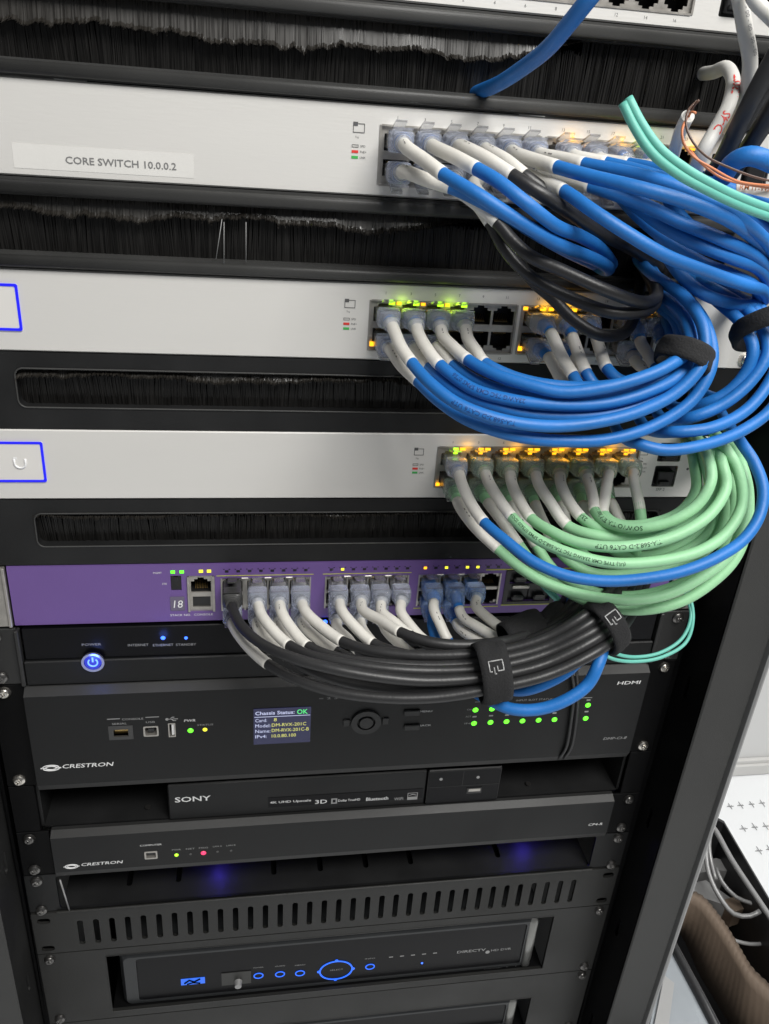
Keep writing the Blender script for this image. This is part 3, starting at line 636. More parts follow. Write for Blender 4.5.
q = MB(); q.ring((cx, cz), 6.6, 10.8, YF-1.8, YF+.1, .95, 40); q.build('navigation_ring', 'case_edge', ch)
q = MB(); q.disc((cx, YF, cz), (0, -1, 0), 5.2, 2.2, 28, 4.8); q.build('select_button', 'case_edge', ch)
q = MB(); q.box(cx-16.5, cx-11.4, YF-1.2, YF+.1, cz-3, cz+3, .6); q.box(cx+11.4, cx+16.5, YF-1.2, YF+.1, cz-3, cz+3, .6); q.build('arrow_button', 'case_edge', ch)
for py in (712.5, 727):
    x, z = L(405, py, YF); q = MB(); q.box(x-1, x+11, YF-1.6, YF+.1, z-2.4, z+2.4, .6); q.build('menu_button', 'case_edge', ch)
lt(ch, 'MENU', 420, 712.5, 432, 1.6, Yq, 'txt_white'); lt(ch, 'BACK', 419, 726.5, 431, 1.6, Yq, 'txt_white')
for px, py in ((475.5, 710), (492, 709), (508.5, 708), (588, 705.2), (474, 723.4), (490.5, 722.4), (506.5, 721.6), (522.5, 721), (538.6, 720.2), (554.5, 719.6), (585.7, 718.4)):
    x, z = L(px, py, YF); led(ch, x, z, YF, 'e_green', 4.3, 2, rnd=True)
q = MB(); 
for px, py in ((474.5, 716.6), (491, 715.6), (507, 715), (523, 714.3), (538.6, 713.6), (554.5, 713), (586.5, 711.5), (492, 703.8), (588.5, 700)):
    x, z = L(px, py, YF); q.box(x-1.5, x+1.5, YF-.15, YF+.1, z-.6, z+.6)
for a, b_, py in ((475, 500, 702.2), (578, 592, 698.3)):
    x, z = L(a, py, YF); x2, _ = L(b_, py, YF); q.box(x, x2, YF-.15, YF+.1, z, z+.4)
q.build('printed_lines', 'txt_dim', ch)
lt(ch, 'INPUT SLOT STATUS', 516, 701.3, 552, 1.5, Yq, 'txt_dim'); 
for px, py, tx in ((467, 710.5, 'OK'), (465.5, 717.5, 'ACT'), (464.5, 724.3, 'IN')): lt(ch, tx, px, py, px+5.5, 1.4, Yq, 'txt_dim')
lt(ch, 'HDMI', 617, 684.8, 639.5, 3.0, Yq, 'txt_white', bold=True, slant=.15)
lt(ch, 'DMP-CI-8', 603, 740, 625.5, 2.4, Yq, 'txt_dim', slant=.3)
lt(ch, '= 2 3 4', 319, 699.6, 345, 1.6, Yq, 'txt_dim')

# ------------------------------------------------------------------ U10: shelf with disc player
k = 10; Z = -U*k
sh = thing('rack_shelf', 'black shelf under the disc player', 'rack shelf', (0, 0, Z-U+.4))
q = MB(); q.box(-222, 222, 2, 380, Z-U-.4, Z-U+.9); q.box(-224, -222, 2, 380, Z-U+.4, Z-3); q.box(222, 224, 2, 380, Z-U+.4, Z-3); q.build('tray', 'black_panel', sh); ears(sh, Z-U, Z, 224)
for x in (-150, -40, 150): q = MB(); q.disc((x, 12, Z-U+2.2), (0, 0, 1), 2.2, .6, 14); q.build('rivet', 'screw_dark', sh)
dp = thing('disc_player', 'black disc player standing on a shelf between two taller black units', 'disc player', (-35, 110, Z-U+2.6))
Y1 = -1; a = P(167, 787, Y1); x0 = a.x; b_ = P(426, 787, Y1); x1 = b_.x; x2 = P(499, 787, Y1).x
zt1 = P(167, 785.5, Y1).z; z0 = Z-U+1.2
q = MB(); q.box(x0, x1, Y1, 240, z0, zt1, 1); q.build('fascia', 'case', dp)
q = MB(); q.box(x1+.6, x2, Y1-1, 240, z0, zt1+.4, .8); q.build('side_fascia', 'gloss', dp)
q = MB()
for s in ((x1+.8, x2-.4, zt1-1.2, zt1-.9), (x1+.8, x1+1.1, z0+2, zt1-1), (x2-1, x2-.7, z0+2, zt1-1), (x1+1, x2-1, zt1-17, zt1-16.7), ((x1+x2)/2-1.3, (x1+x2)/2-1, zt1-16.7, zt1-1.2)): q.box(s[0], s[1], Y1-1.2, Y1-.9, s[2], s[3])
q.build('trim_lines', 'case_edge', dp)
for px, py in ((441, 779), (478, 777)): x, z = L(px, py, Y1-1); q = MB(); q.disc((x, Y1-1, z), (0, -1, 0), 1.3, .4, 12); q.build('button', 'rim', dp)
x, z = L(474, 790, Y1-1); q = MB(); q.box(x-6, x+6, Y1-1.6, Y1-.9, z-3, z+2.6); q.build('usb_slot', 'jack', dp); q = MB(); q.box(x-4.6, x+4.8, Y1-1.9, Y1-1.5, z-.6, z+1.8); q.build('usb_tongue', 'nickel', dp)
lt(dp, 'SONY', 175, 802.6, 211, 5.0, Y1-.1, 'txt_white', bold=True)
x, z = L(268, 806, Y1); x9, _ = L(422, 800, Y1); q = MB(); q.box(x, x9, Y1-.25, Y1-.05, z-1.5, z+8.4); q.build('badge_strip', 'gloss', dp)
for tx, px, py, p2, h, c_ in (('4K UHD Upscale', 270, 804.5, 311, 3, 'txt_white'), ('3D', 315, 804, 327, 4, 'txt_white'), ('Dolby TrueHD', 338, 802.5, 360, 3, 'txt_white'), ('Bluetooth', 366, 801, 388, 3.4, 'txt_white'), ('WiFi', 394, 800.5, 403, 3, 'txt_dim')): lt(dp, tx, px, py, p2, h, Y1-.35, c_, bold=True)
x, z = L(331, 803.5, Y1); q = MB(); q.plate(rrect(x, x+4.6, z, z+5.4), [rrect(x+1.2, x+3.4, z+1.2, z+4.2)], Y1-.4, Y1-.3); x, z = L(407, 799.6, Y1); q.plate(rrect(x, x+8, z, z+7.2), [rrect(x+.5, x+7.5, z+3, z+6.7)], Y1-.4, Y1-.3); q.tube([(x+1, Y1-.4, z+4.4), (x+4, Y1-.4, z+5.6), (x+7, Y1-.4, z+4.6)], .35, 5); q.build('badge', 'txt_dim', dp)

# ------------------------------------------------------------------ U11: slim control unit
k = 11; Z = -U*k; YG = -7
dz = thing('control_processor', 'slim black control unit with green and red lights, under the disc player', 'control unit', (0, 0, Z-U))
x, z = L(151, 855, YG); 
bevel_front(dz, -217, 218, Z-U, Z, YG, 3.5, 6, 'case', cuts=[rrect(x-4.6, x+4.6, z-3.8, z+3.8)])
ears(dz, Z-U, Z, 218.5); screws(dz, (zt(k), zb(k)), -2.6)
q = MB(); q.plate(rrect(x-4.7, x+4.7, z-3.9, z+3.9, .8, 3), [rrect(x-3.5, x+3.5, z-2.7, z+2.7, .6, 3)], YG-.4, YG+6); o = q.build('usb_socket', 'nickel', dz); q = MB(); q.box(x-2.6, x+2.6, YG+1, YG+6, z-1, z+1.2); q.box(x-4, x+4, YG+6, YG+7, z-3, z+3); q.build('socket_core', 'jack', o)
swirl(dz, 71.5, 866.5, YG-.1, 2.7); lt(dz, 'CRESTRON', 81, 866.2, 122.5, 3.0, YG-.1, 'txt_white', bold=True, slant=.25)
lt(dz, 'COMPUTER', 140, 846.6, 162, 1.6, YG-.1, 'txt_white'); lt(dz, 'CP4-R', 588, 826, 602, 2.6, YG-.1, 'txt_white', slant=.2)
for px, py, c_, tx, s in ((176.5, 855, 'e_lime', 'PWR', 3), (190.5, 854, 'off', 'NET', 2), (203.5, 853, 'e_red', 'MSG', 4), (217.5, 851.5, 'off', 'LAN A', 2), (231, 850.5, 'off', 'LAN B', 2)):
    x, z = L(px, py, YG); led(dz, x, z, YG, c_, s, 2, rnd=True); lt(dz, tx, px-4.5, py-4.2, px+4.5, 1.5, YG-.1, 'txt_dim')

# ------------------------------------------------------------------ U12-13: open shelf with slotted lip
Z = -U*12
vs_ = thing('vented_shelf', 'black vented shelf with a row of upright slots along its lip', 'rack shelf', (0, 0, Z-2*U))
q = MB(); fx0, fx1 = -241, 241; slots = [rrect(x-2.25, x+2.25, Z-U-36.5, Z-U-8.6, 2.1, 4) for x in [-206+12*i for i in range(35)]]
rr = [rrect(s*232.5-5, s*232.5+5, zz-3, zz+3, 2.8, 4) for s in (-1, 1) for zz in (zt(13), zb(13))]
op = rrect(-219, 213, Z-40.5, Z-2.6, 2, 3)
q.plate(rrect(fx0, fx1, Z-2*U+.5, Z-U+2.2, .6, 2), slots+rr, -3, -.6); q.box(-222, 216, -4.6, -2.8, Z-U+2.2, Z-U+4.4, .6)
q.build('slotted_lip', 'vent', vs_)
q = MB(); q.plate(rrect(fx0, fx1, Z-U+4.6, Z-.5, .6, 2), [rrect(-219, 213, Z-U+5.2, Z-2.2, 3, 4)], -2.6, -.6); q.build('frame', 'case', vs_)
# tray floor with slots running back (seen in the opening)
tr = MB(); mp_ = MB(); hs = []
for i in (0, 1, 3, 4, 5, 6, 8):
    x = -170+38.4*i; hs.append(rrect(x-2.2, x+2.2, 15, 70, 2, 3)); hs.append(rrect(x-2.2, x+2.2, 96, 160, 2, 3))
mp_.plate(rrect(-218, 214, -.5, 340), hs, 0, 1.6, True)
tr.add([(v[0], v[2], Z-U+4.4-v[1]-26*0) for v in mp_.v], mp_.f); tr.box(-218, 214, 340, 342, Z-U, Z-8); tr.build('tray', 'black_panel', vs_)
q = MB(); q.box(-217, 213, 4, 300, Z-U-5, Z-U-3); q.build('under_plate', 'dark', vs_)
q = MB(); q.tube([P(70, 912, -3.2), P(60, 880, -3.2)], .7, 6); q.build('lip_edge', 'rim', vs_)
screws(vs_, (zt(12), zb(12)), -2.6)
bd = MB(); bd.box(-190, 190, 30, 300, Z-11, Z-1.5, 1); bl = tag(bd.build('hidden_unit', 'dark'), 'unseen unit added above the vented shelf tray to carry blue lights', 'media player')  # unseen body added to hold the LEDs for the blue glow
for px, py in ((217, 880), (519, 852)):
    c = P(px, py, 30); o = MB(); o.disc((c.x, 29, Z-9), (0, -1, 0), 1.3, 1, 12); lb = o.build('indicator_light', 'e_bled', bl)
    lb.location = -bl.location
    lamp('indicator_glow', (c.x+2, 28, Z-26), .017, (.10, .06, 1), .003)  # added lamp that throws the blue pools onto the tray

# ------------------------------------------------------------------ receiver mounts (U14-15, U16-17)
def receiver_mount(k, label, lab2, dx=0, tg=9):
    Z = -U*k
    t = thing('receiver_bracket', label, 'rack bracket', (0, 0, Z-2*U), 'cut-out rack brackets')
    q = MB(); zz0, zz1 = Z-2*U+8.5, Z-tg
    q.plate(rrect(-241, 241, Z-2*U+.5, Z-.5, .6, 2), [rrect(-190+dx, 191.5+dx, zz0, zz1, .8, 2)], -3, 0)
    q.build('front_plate', 'vent', t)
    q = MB(); q.box(-190+dx, 191.5+dx, -2.6, 330, zz0-2, zz0-.3); q.build('tray', 'post_in', t)
    r_ = MB(); pth = rrect(-190+dx, 191.5+dx, zz0, zz1, .8, 2); r_.tube([(p_[0], -3.05, p_[1]) for p_ in pth+[pth[0]]], .35, 6, False); r_.build('opening_edge', 'case_edge', t)
    screws(t, (zt(k), zb(k+1)), -3)
    r = thing('satellite_receiver', lab2, 'satellite receiver', (0, 140, zz0+2), 'satellite receivers')
    xa, xb = -182+dx, 183+dx; za, zc = zz0+.4, zz1-2
    prof = lambda o: rrect(xa+o, xb-o, za+o*.3, zc-o*2.2, 5, 6)
    # rounded fascia body: silver-grey shell, glossy black window
    s = MB(); n = len(prof(0)); lay = [(prof(0), 60), (prof(0), 8), (prof(1.5), 3.5), (prof(4), 1.2)]
    vs2 = []; 
    for lp, y in lay: vs2 += [(x, y, z) for x, z in lp]
    fs = [(a*n+i, a*n+(i+1) % n, (a+1)*n+(i+1) % n, (a+1)*n+i) for a in range(3) for i in range(n)]
    s.add(vs2, fs, True); s.plate(prof(4), [rrect(xa+14, xb-13, za+3.5, zc-11, 3, 6)], 1.2, 4); s.build('shell', mat('receiver_shell', (.03, .032, .034), .35, .3, .1, 800, .12, 20, .4), r)
    e_ = MB(); e_.tube([(xb-7.5, 1.5, za+2), (xb-7.5, 1.2, (za+zc)/2), (xb-7.0, 2.5, zc-10), (xb-8.5, 7, zc-3)], [(2.6, 4.2, .8)]*4, 16, N0=(0, 1, 0)); e_.build('end_trim', 'end_trim', r)
    s = MB(); s.box(xa, xb, 60, 260, za, zc, 3); s.build('body', 'dark', r)
    g = MB(); g.prism(rrect(xa+14.1, xb-13.1, za+3.6, zc-11.1, 3, 6), 2.2, 3.8); g.build('display_window', 'gloss', r)
    return t, r, (xa, xb, za, zc)
rm, rc, (xa, xb, za, zc) = receiver_mount(14, 'black rack bracket framing the satellite receiver with the glowing blue ring', 'satellite receiver with glowing blue ring and small blue picture on its front')
y = 2.1
cx, cz = L(336, 970, y); q = MB(); q.ring((cx, cz), 13.6, 14.9, y-.6, y, .84, 48)
for a in (0, 90, 180, 270): q.disc((cx+15.2*math.cos(R(a)), y, cz+15.2*.84*math.sin(R(a))), (0, -1, 0), 1.5, .5, 10)
q.build('control_ring', 'e_ring', rc); lt(rc, 'SELECT', 330, 971, 343, 1.6, y-.1, 'txt_dim')
for px, py, tx in ((258.5, 975.5, 'POWER'), (280, 974, 'GUIDE'), (300, 973, 'MENU'), (370, 966.5, 'INFO')):
    x, z = L(px, py, y); q = MB(); q.ring((x, z), 3.4, 4.3, y-.5, y, .85, 24); q.build('button_light', 'e_ring', rc); lt(rc, tx, px-5, py-7, px+5, 1.3, y-.1, 'txt_dim')
x, z = L(422, 963, y); led(rc, x, z, y, 'e_bled', 1.8, 1.6, rnd=True)
x, z = L(193, 981, y); q = MB(); q.box(x-10, x+10, y-.3, y, z-4, z+4); o = q.build('picture_badge', 'e_logo', rc)
q = MB(); q.tube([(x-7, y-.5, z-1.5), (x-3, y-.5, z+2), (x+1, y-.5, z-.5), (x+6, y-.5, z+2.6)], .8, 6); q.tube([(x-5, y-.5, z-3), (x, y-.5, z-1.5), (x+6, y-.5, z-3)], .6, 6); q.build('badge_mark', 'dark', o)
x, z = L(237, 980, y); q = MB(); q.box(x-13, x+12, y-.6, y, z-5, z+11); q.build('card_door', mat('card_door', (.035, .035, .033), .4, .3), rc); q = MB(); q.disc((x+1, y-.7, z-1), (0, -1, 0), 3.4, 5, 18, 2.8); q.build('knob', 'rim', rc)
lt(rc, 'DIRECTV', 457, 953.5, 485, 3.4, y-.1, 'txt_dim', bold=True); lt(rc, 'HD DVR', 491, 951.5, 510.5, 2.8, y-.1, 'txt_dim'); lt(rc, 'DOLBY DIGITAL', 484, 970.5, 502, 2, y-.1, 'txt_dim')
x, z = L(487.3, 953, y); q = MB(); q.disc((x, y, z+1.4), (0, -1, 0), 2, .2, 14); x, z = L(506, 970, y); q.plate(rrect(x, x+9, z-1.5, z+7), [rrect(x+.5, x+8.5, z-1, z+6.5)], y-.2, y); q.tube([(x+1.5, y-.1, z+1), (x+4, y-.1, z+4), (x+7.5, y-.1, z+2)], .4, 5); q.build('badge', 'txt_dim', rc)
q = MB()
for i in range(5):
    x, z = L(391+i*11, 957-i, y); q.box(x-1.8, x+1.8, y-.2, y, z-.4, z+.5)
q.build('printed_lines', 'txt_dim', rc)
receiver_mount(16, 'black rack bracket at the bottom edge of the photo, cut off by it', 'receiver whose curved top edge alone shows at the bottom of the photo', dx=-4, tg=33)

# ------------------------------------------------------------------ screws left as single pieces in the rail
# ------------------------------------------------------------------ cables
CR = 3.12
ORD = ['first', 'second', 'third', 'fourth', 'fifth', 'sixth', 'seventh', 'eighth', 'ninth', 'tenth', 'eleventh', 'twelfth']
def plug(t, x, z, up, kind, path, marks_boot):
    s = 1 if up else -1; bootm = {'clear': 'clearb', 'green': 'clearg', 'blue': 'clearz', 'black': 'blackboot'}[kind]
    q = MB(); q.box(x-5.7, x+5.7, -11, 5, z-3.9, z+3.6, .5)
    # latch, lifted at its free end
    zs = z+s*3.7
    lx = 2.9; q.add([(x-lx, 2, zs), (x+lx, 2, zs), (x+lx, -14, zs+s*5.2), (x-lx, -14, zs+s*5.2), (x-lx, 2, zs+s*1.1), (x+lx, 2, zs+s*1.1), (x+lx, -14, zs+s*6.3), (x-lx, -14, zs+s*6.3)],
          [(0, 1, 2, 3), (4, 7, 6, 5), (0, 4, 5, 1), (3, 2, 6, 7), (0, 3, 7, 4), (1, 5, 6, 2)])
    q.add([(x-5, -11.5, zs+s*.2), (x+5, -11.5, zs+s*.2), (x+5, -21, zs+s*2.2), (x-5, -21, zs+s*2.2), (x-5, -11.5, zs+s*1.1), (x+5, -11.5, zs+s*1.1), (x+5, -21, zs+s*3), (x-5, -21, zs+s*3)],
          [(0, 1, 2, 3), (4, 7, 6, 5), (0, 4, 5, 1), (3, 2, 6, 7), (0, 3, 7, 4), (1, 5, 6, 2)])
    pl = q.build('plug', 'clear' if kind != 'black' else 'blackboot', t)
    g = MB()
    for i in range(8): g.box(x-3.57+1.02*i-.3, x-3.57+1.02*i+.3, -9, 3, z-3.4, z-2.8)
    g.box(x-4.2, x+4.2, -9.5, -2, z-2.4, z+1.2, .6); g.build('wires', {'clear': 'txt_dim', 'green': 'print_green_cable', 'blue': 'blue', 'black': 'dark'}[kind], pl)
    # boot: ribbed, from rectangular collar to round tail
    b_ = MB(); n = len(path); rad = []
    for i in range(n):
        f = i/(n-1); g_ = max(0, (f-.45)/.55)**.8; w_ = 6.1*(1-g_)+4.2*g_; h_ = 5.2*(1-g_)+4.2*g_
        rib = (-.6 if (int(f*12) % 2) else .15) if .5 < f < .95 else (-.5 if .1 < f < .2 else 0)
        rad.append((h_+rib, w_+rib, .32+.68*g_))
    b_.tube(path, rad, 20, True, N0=(0, 0, 1)); b_.build('boot', bootm, t)
printed = {}
def cable(label, color, port, sleeve, pts, kind='clear', group=None, dev='', yplug=-1, text=None, tsize=2.6, r=CR, bare=0, blen=15):
    """port=(x,z,up) or None; sleeve = index into pts where the white sleeve ends (or None); pts in (px,py,depth)"""
    q = [P(*p_) for p_ in pts]
    if port:
        x, z, up = port; base = (x, 0, z-4)
        head = [Vector((x, -6, z)), Vector((x, -14, z)), Vector((x, -20, z))]
    else: base = tuple(q[0]); head = []
    t = thing('patch_cable' if port else 'cable', label, 'cable', base, group)
    path, marks = catmull(head+q)
    if port:
        cum = [0]
        for a, b_ in zip(path, path[1:]): cum.append(cum[-1]+(b_-a).length)
        i0 = min(i for i, c in enumerate(cum) if c > 5); i1 = min(i for i, c in enumerate(cum) if c > 5+blen)
        boot = path[i0:i1+1]
        # resample finely for ribs
        fine = []
        for a, b_ in zip(boot, boot[1:]): fine += [a.lerp(b_, j/4) for j in range(4)]
        fine.append(boot[-1]); plug(t, x, z, up, kind, fine, None)
        if sleeve is not None:
            si = marks[len(head)+sleeve]; sb = i1-2
            if bare: sb = min(i for i, c in enumerate(cum) if c > 5+blen+bare)
            n_ = si-sb+1; rs = [CR+.2]*max(n_, 2)
            s = MB(); s.tube(path[sb:si+1], CR+.22, 16); so = s.build('sleeve', 'white', t)
            if n_ > 12 and random.random() < .7:
                s = MB(); bend_text(s, path[sb:si+1], random.choice(('- - -', '-- -', '- --')), .5, random.uniform(7, 14), CR+.25, lift=random.uniform(-1, 1.2)); s.build('lettering', 'txt_grey', so)
            j = MB(); j.tube(path[i0+4:i1-1], 2.9, 12); j.tube(path[max(0, i1-5 if bare else si-2):], r, 16); j.build('jacket', color, t)
        else:
            j = MB(); j.tube(path[i1-3:], r, 16); j.build('jacket', color, t)
    else:
        j = MB(); j.tube(path, r, 16); jo = j.build('jacket', color, t)
    if text:
        for tx, at, mt_, sz, lift, *fl in text:
            s = MB(); bend_text(s, path, tx, sz, at, r, lift=lift, flip=bool(fl and fl[0])); s.build('lettering', mt_, t)
    return t, path
def prt(dev, col, up):
    if dev == 1: return ((colsA+colsB)[col-1], -16.6 if up else -31.0, up)
    if dev == 2: return ((colsA+colsB)[col-1], -2*U-(16.6 if up else 31.0), up)
    if dev == 3: return (cols3[col-1], -4*U-(16.6 if up else 31.0), up)
    return (pcols[col-1], -6*U-(17.2 if up else 30.2), up)
DN = {1: 'the switch with the name strip', 2: 'the middle silver switch', 3: 'the lowest silver switch', 4: 'the purple switch'}
def pc(color, dev, col, up, sleeve, pts, **kw):
    lab = '%s patch cable in the %s %s-row socket of %s' % (color, ORD[col-1], 'upper' if up else 'lower', DN[dev])
    return cable(lab, color, prt(dev, col, up), sleeve, pts, group='patch cables plugged into ' + DN[dev], **kw)

# --- name-strip switch: two short blue loops at the left, black loops, blue river to the right
pc('blue', 1, 1, True, 2, [(407,148,-34),(424,160,-50),(443,174,-66),(480,196,-82),(520,222,-86),(560,245,-80),(594,259,-66),(609,268,-44),(603,270,-12),(590,262,14)])
pc('blue', 1, 2, True, 2, [(436,148,-34),(455,157,-52),(477,169,-68),(499,182,-80),(526,203,-88),(556,226,-84),(580,236,-72),(600,248,-56),(612,264,-36),(604,262,-10),(592,255,14)])
pc('black', 1, 3, True, 2, [(463,147,-34),(487,159,-52),(512,175,-66),(540,193,-74),(570,213,-70),(600,233,-60),(630,248,-40),(652,262,-10),(662,270,14)])
pc('black', 1, 4, True, 2, [(488,151,-32),(505,160,-46),(524,175,-58),(552,196,-62),(590,224,-56),(622,244,-40),(648,258,-12),(660,264,14)])
pc('blue', 1, 1, False, 2, [(406,172,-34),(427,180,-44),(450,187,-50),(490,206,-60),(530,230,-64),(565,250,-60),(590,262,-45),(592,264,14)])
pc('black', 1, 2, False, 2, [(440,181,-36),(468,197,-50),(497,222,-60),(512,240,-66),(530,256,-72),(563,271,-80),(608,291,-86),(640,302,-82),(655,299,-72),(656,286,-52),(645,270,-20),(636,258,14)])
pc('black', 1, 3, False, 2, [(456,184,-34),(474,200,-44),(490,222,-50),(504,248,-56),(530,276,-62),(578,301,-72),(615,313,-80),(644,311,-76),(656,301,-58),(652,284,-30),(640,262,14)])
pc('black', 1, 4, False, 2, [(474,186,-34),(487,204,-42),(499,226,-46),(512,252,-50),(532,280,-52),(552,298,-54),(574,320,-58),(600,335,-62),(622,334,-58),(634,318,-44),(640,290,-14),(640,268,14)])
pc('blue', 1, 5, True, 2, [(516,154,-34),(537,161,-50),(557,167,-64),(593,177,-80),(635,187,-94),(678,199,-100),(721,216,-98),(749,234,-86),(768,256,-66),(774,276,-40)])
pc('blue', 1, 5, False, 2, [(516,171,-34),(540,181,-54),(564,191,-72),(596,213,-90),(630,235,-98),(664,255,-100),(707,272,-94),(748,286,-80),(763,291,-64),(764,300,-48),(750,306,-30),(735,300,-8)])
pc('blue', 1, 6, True, 2, [(542,155,-30),(563,159,-44),(584,164,-56),(621,171,-70),(664,182,-84),(707,199,-92),(744,222,-92),(768,244,-80),(780,270,-60)])
pc('blue', 1, 6, False, 2, [(543,171,-30),(563,178,-44),(590,186,-58),(644,205,-74),(680,222,-84),(721,239,-88),(752,254,-80),(766,268,-66),(768,286,-50),(756,300,-34)])
pc('blue', 1, 7, True, 1, [(576,157,-28),(606,163,-40),(650,174,-58),(692,190,-70),(732,208,-76),(764,228,-70),(784,252,-50)])
pc('blue', 1, 7, False, 1, [(575,175,-28),(600,186,-42),(636,206,-62),(660,224,-74),(692,242,-84),(732,258,-84),(757,268,-72),(766,282,-56),(758,296,-40)])
pc('blue', 1, 8, True, 1, [(602,160,-28),(628,164,-38),(650,168,-48),(692,181,-66),(732,195,-76),(769,214,-76),(800,240,-60)])
pc('blue', 1, 8, False, 1, [(600,176,-28),(615,190,-40),(634,212,-54),(664,238,-68),(700,262,-78),(735,276,-76),(756,288,-62),(756,304,-44),(740,310,-24)])
pc('blue', 1, 9, True, 1, [(630,164,-26),(652,167,-36),(690,178,-52),(735,190,-66),(772,204,-70),(805,224,-60)])
pc('blue', 1, 9, False, 1, [(628,182,-26),(640,196,-36),(655,220,-48),(664,250,-58),(680,274,-64),(704,294,-68),(735,304,-66),(756,306,-54),(762,318,-40)])
pc('blue', 1, 10, True, 1, [(656,166,-26),(680,169,-34),(712,182,-46),(750,196,-56),(790,212,-56)])
pc('blue', 1, 10, False, 1, [(654,184,-26),(668,200,-36),(690,226,-50),(720,248,-58),(750,264,-58),(775,282,-44)])
pc('blue', 1, 12, False, 1, [(706,188,-26),(722,196,-34),(745,212,-46),(775,226,-50)])
# --- middle silver switch: inner blue bundle through the black strap
GB = 'blue'
pc('blue', 2, 1, True, 2, [(395,333,-34),(401,347,-48),(412,363,-64),(431,384,-82),(458,404,-94),(498,419,-102),(545,426,-104),(592,423,-104),(640,411,-103),(678,391,-101),(703,361,-97),(703,327,-88),(687,300,-74),(655,276,-48),(640,262,-10),(636,256,14)], text=[('TIA-568.2-D CAT6 UTP', 95, 'print_blue', 2.3, 1, True)])
pc('blue', 2, 1, False, 2, [(393,353,-34),(402,366,-46),(418,381,-60),(438,400,-76),(468,420,-90),(512,435,-98),(562,441,-100),(610,439,-99),(657,424,-97),(694,398,-94),(712,362,-88),(706,326,-76),(686,298,-60),(660,280,-34),(650,265,14)])
pc('blue', 2, 2, True, 2, [(419,335,-34),(427,349,-48),(440,365,-62),(473,389,-80),(512,400,-90),(556,405,-96),(607,403,-98),(650,391,-97),(678,376,-94),(693,353,-86),(690,326,-74),(676,300,-56),(656,284,-30),(650,270,14)], text=[('23AWG 75C CMR SPMS 0756', 70, 'print_blue', 2.3, 0, True)])
pc('blue', 2, 2, False, 2, [(416,351,-32),(421,358,-40),(429,367,-52),(456,391,-72),(492,405,-84),(524,413,-90),(562,416,-94),(610,413,-96),(655,399,-94),(685,381,-90),(698,356,-80),(694,328,-68),(676,304,-48),(660,290,14)])
pc('blue', 2, 3, True, 2, [(443,336,-34),(453,347,-48),(468,360,-64),(494,374,-80),(532,386,-92),(562,392,-98),(602,388,-101),(640,378,-101),(668,366,-98),(690,348,-88),(686,322,-76),(668,300,-56),(654,290,14)])
pc('blue', 2, 3, False, 2, [(438,347,-32),(444,354,-42),(453,365,-54),(480,383,-72),(516,394,-84),(556,399,-91),(607,396,-94),(650,385,-92),(676,371,-87),(690,350,-76),(682,322,-62),(664,304,-40),(654,296,14)])
pc('blue', 2, 4, True, 2, [(468,339,-34),(476,351,-46),(485,363,-58),(520,379,-70),(570,387,-78),(620,384,-84),(660,370,-82),(682,350,-72),(676,322,-56),(656,304,-30),(650,300,14)])
for i, (col, up, pp) in enumerate([(7, True, [(552,335,-32),(561,355,-44),(573,375,-56),(582,388,-64),(620,396,-74),(660,384,-78),(682,356,-66),(676,322,-44),(660,300,14)]),
 (7, False, [(548,356,-30),(556,370,-38),(567,388,-48),(590,404,-58),(630,404,-68),(668,384,-68),(684,356,-56),(676,326,-34),(660,304,14)]),
 (8, True, [(573,339,-32),(578,353,-44),(586,372,-56),(596,386,-62),(625,394,-70),(656,388,-72),(676,360,-58),(670,330,-36),(656,306,14)]),
 (8, False, [(575,356,-30),(582,368,-38),(590,378,-46),(606,396,-54),(640,396,-62),(668,372,-56),(670,330,-28),(660,310,14)]),
 (9, True, [(597,340,-32),(601,353,-44),(607,368,-56),(620,380,-64),(648,384,-68),(668,366,-62),(674,336,-40),(660,310,14)]),
 (11, True, [(641,343,-30),(648,354,-40),(655,366,-50),(664,378,-56),(680,372,-60),(688,350,-56),(676,318,-34),(665,306,14)]),
 (12, True, [(662,343,-28),(667,351,-38),(676,361,-46),(684,352,-50),(690,336,-44),(680,316,14)])]):
    pc('blue', 2, col, up, 2, pp, bare=3)
pc('blue', 2, 11, False, 2, [(636,362,-28),(648,372,-36),(660,384,-44),(674,388,-52),(690,364,-48),(680,322,14)])
# --- outer blue bundle bending up through the second strap
def run(label, color, pts, group=None, **kw): return cable(label, color, None, None, pts, group=group, **kw)
GO = 'blue cables of the outer bundle at the right'
run('lowest blue cable of the outer bundle, crossing just above the green loops', 'blue', [(612,418,10),(620,434,-60),(636,443,-92),(664,450,-98),(707,444,-98),(745,429,-92),(772,408,-84),(792,372,-74),(784,336,-64),(764,312,-56),(735,296,-40),(700,286,14)], GO)
run('second lowest blue cable of the outer bundle under the loose black strap', 'blue', [(630,400,10),(650,430,-70),(672,432,-92),(710,428,-96),(745,411,-92),(768,384,-86),(780,352,-78),(770,326,-68),(752,308,-58),(720,286,-40),(690,276,14)], GO)
run('third lowest blue cable of the outer bundle under the loose black strap', 'blue', [(650,396,10),(666,420,-66),(690,418,-88),(722,405,-90),(750,382,-88),(767,354,-84),(763,330,-76),(746,309,-64),(716,290,-48),(684,276,14)], GO)
run('fourth lowest blue cable of the outer bundle, innermost at the loose black strap', 'blue', [(664,396,10),(680,408,-60),(704,404,-80),(728,392,-84),(746,372,-84),(753,348,-82),(742,324,-72),(716,300,-54),(680,270,14)], GO)
run('short blue cable deep behind the bend of the outer bundle', 'blue', [(686,382,8),(700,392,-24),(724,398,-40),(748,380,-46),(762,350,-44),(752,322,-30),(720,300,14)], GO)
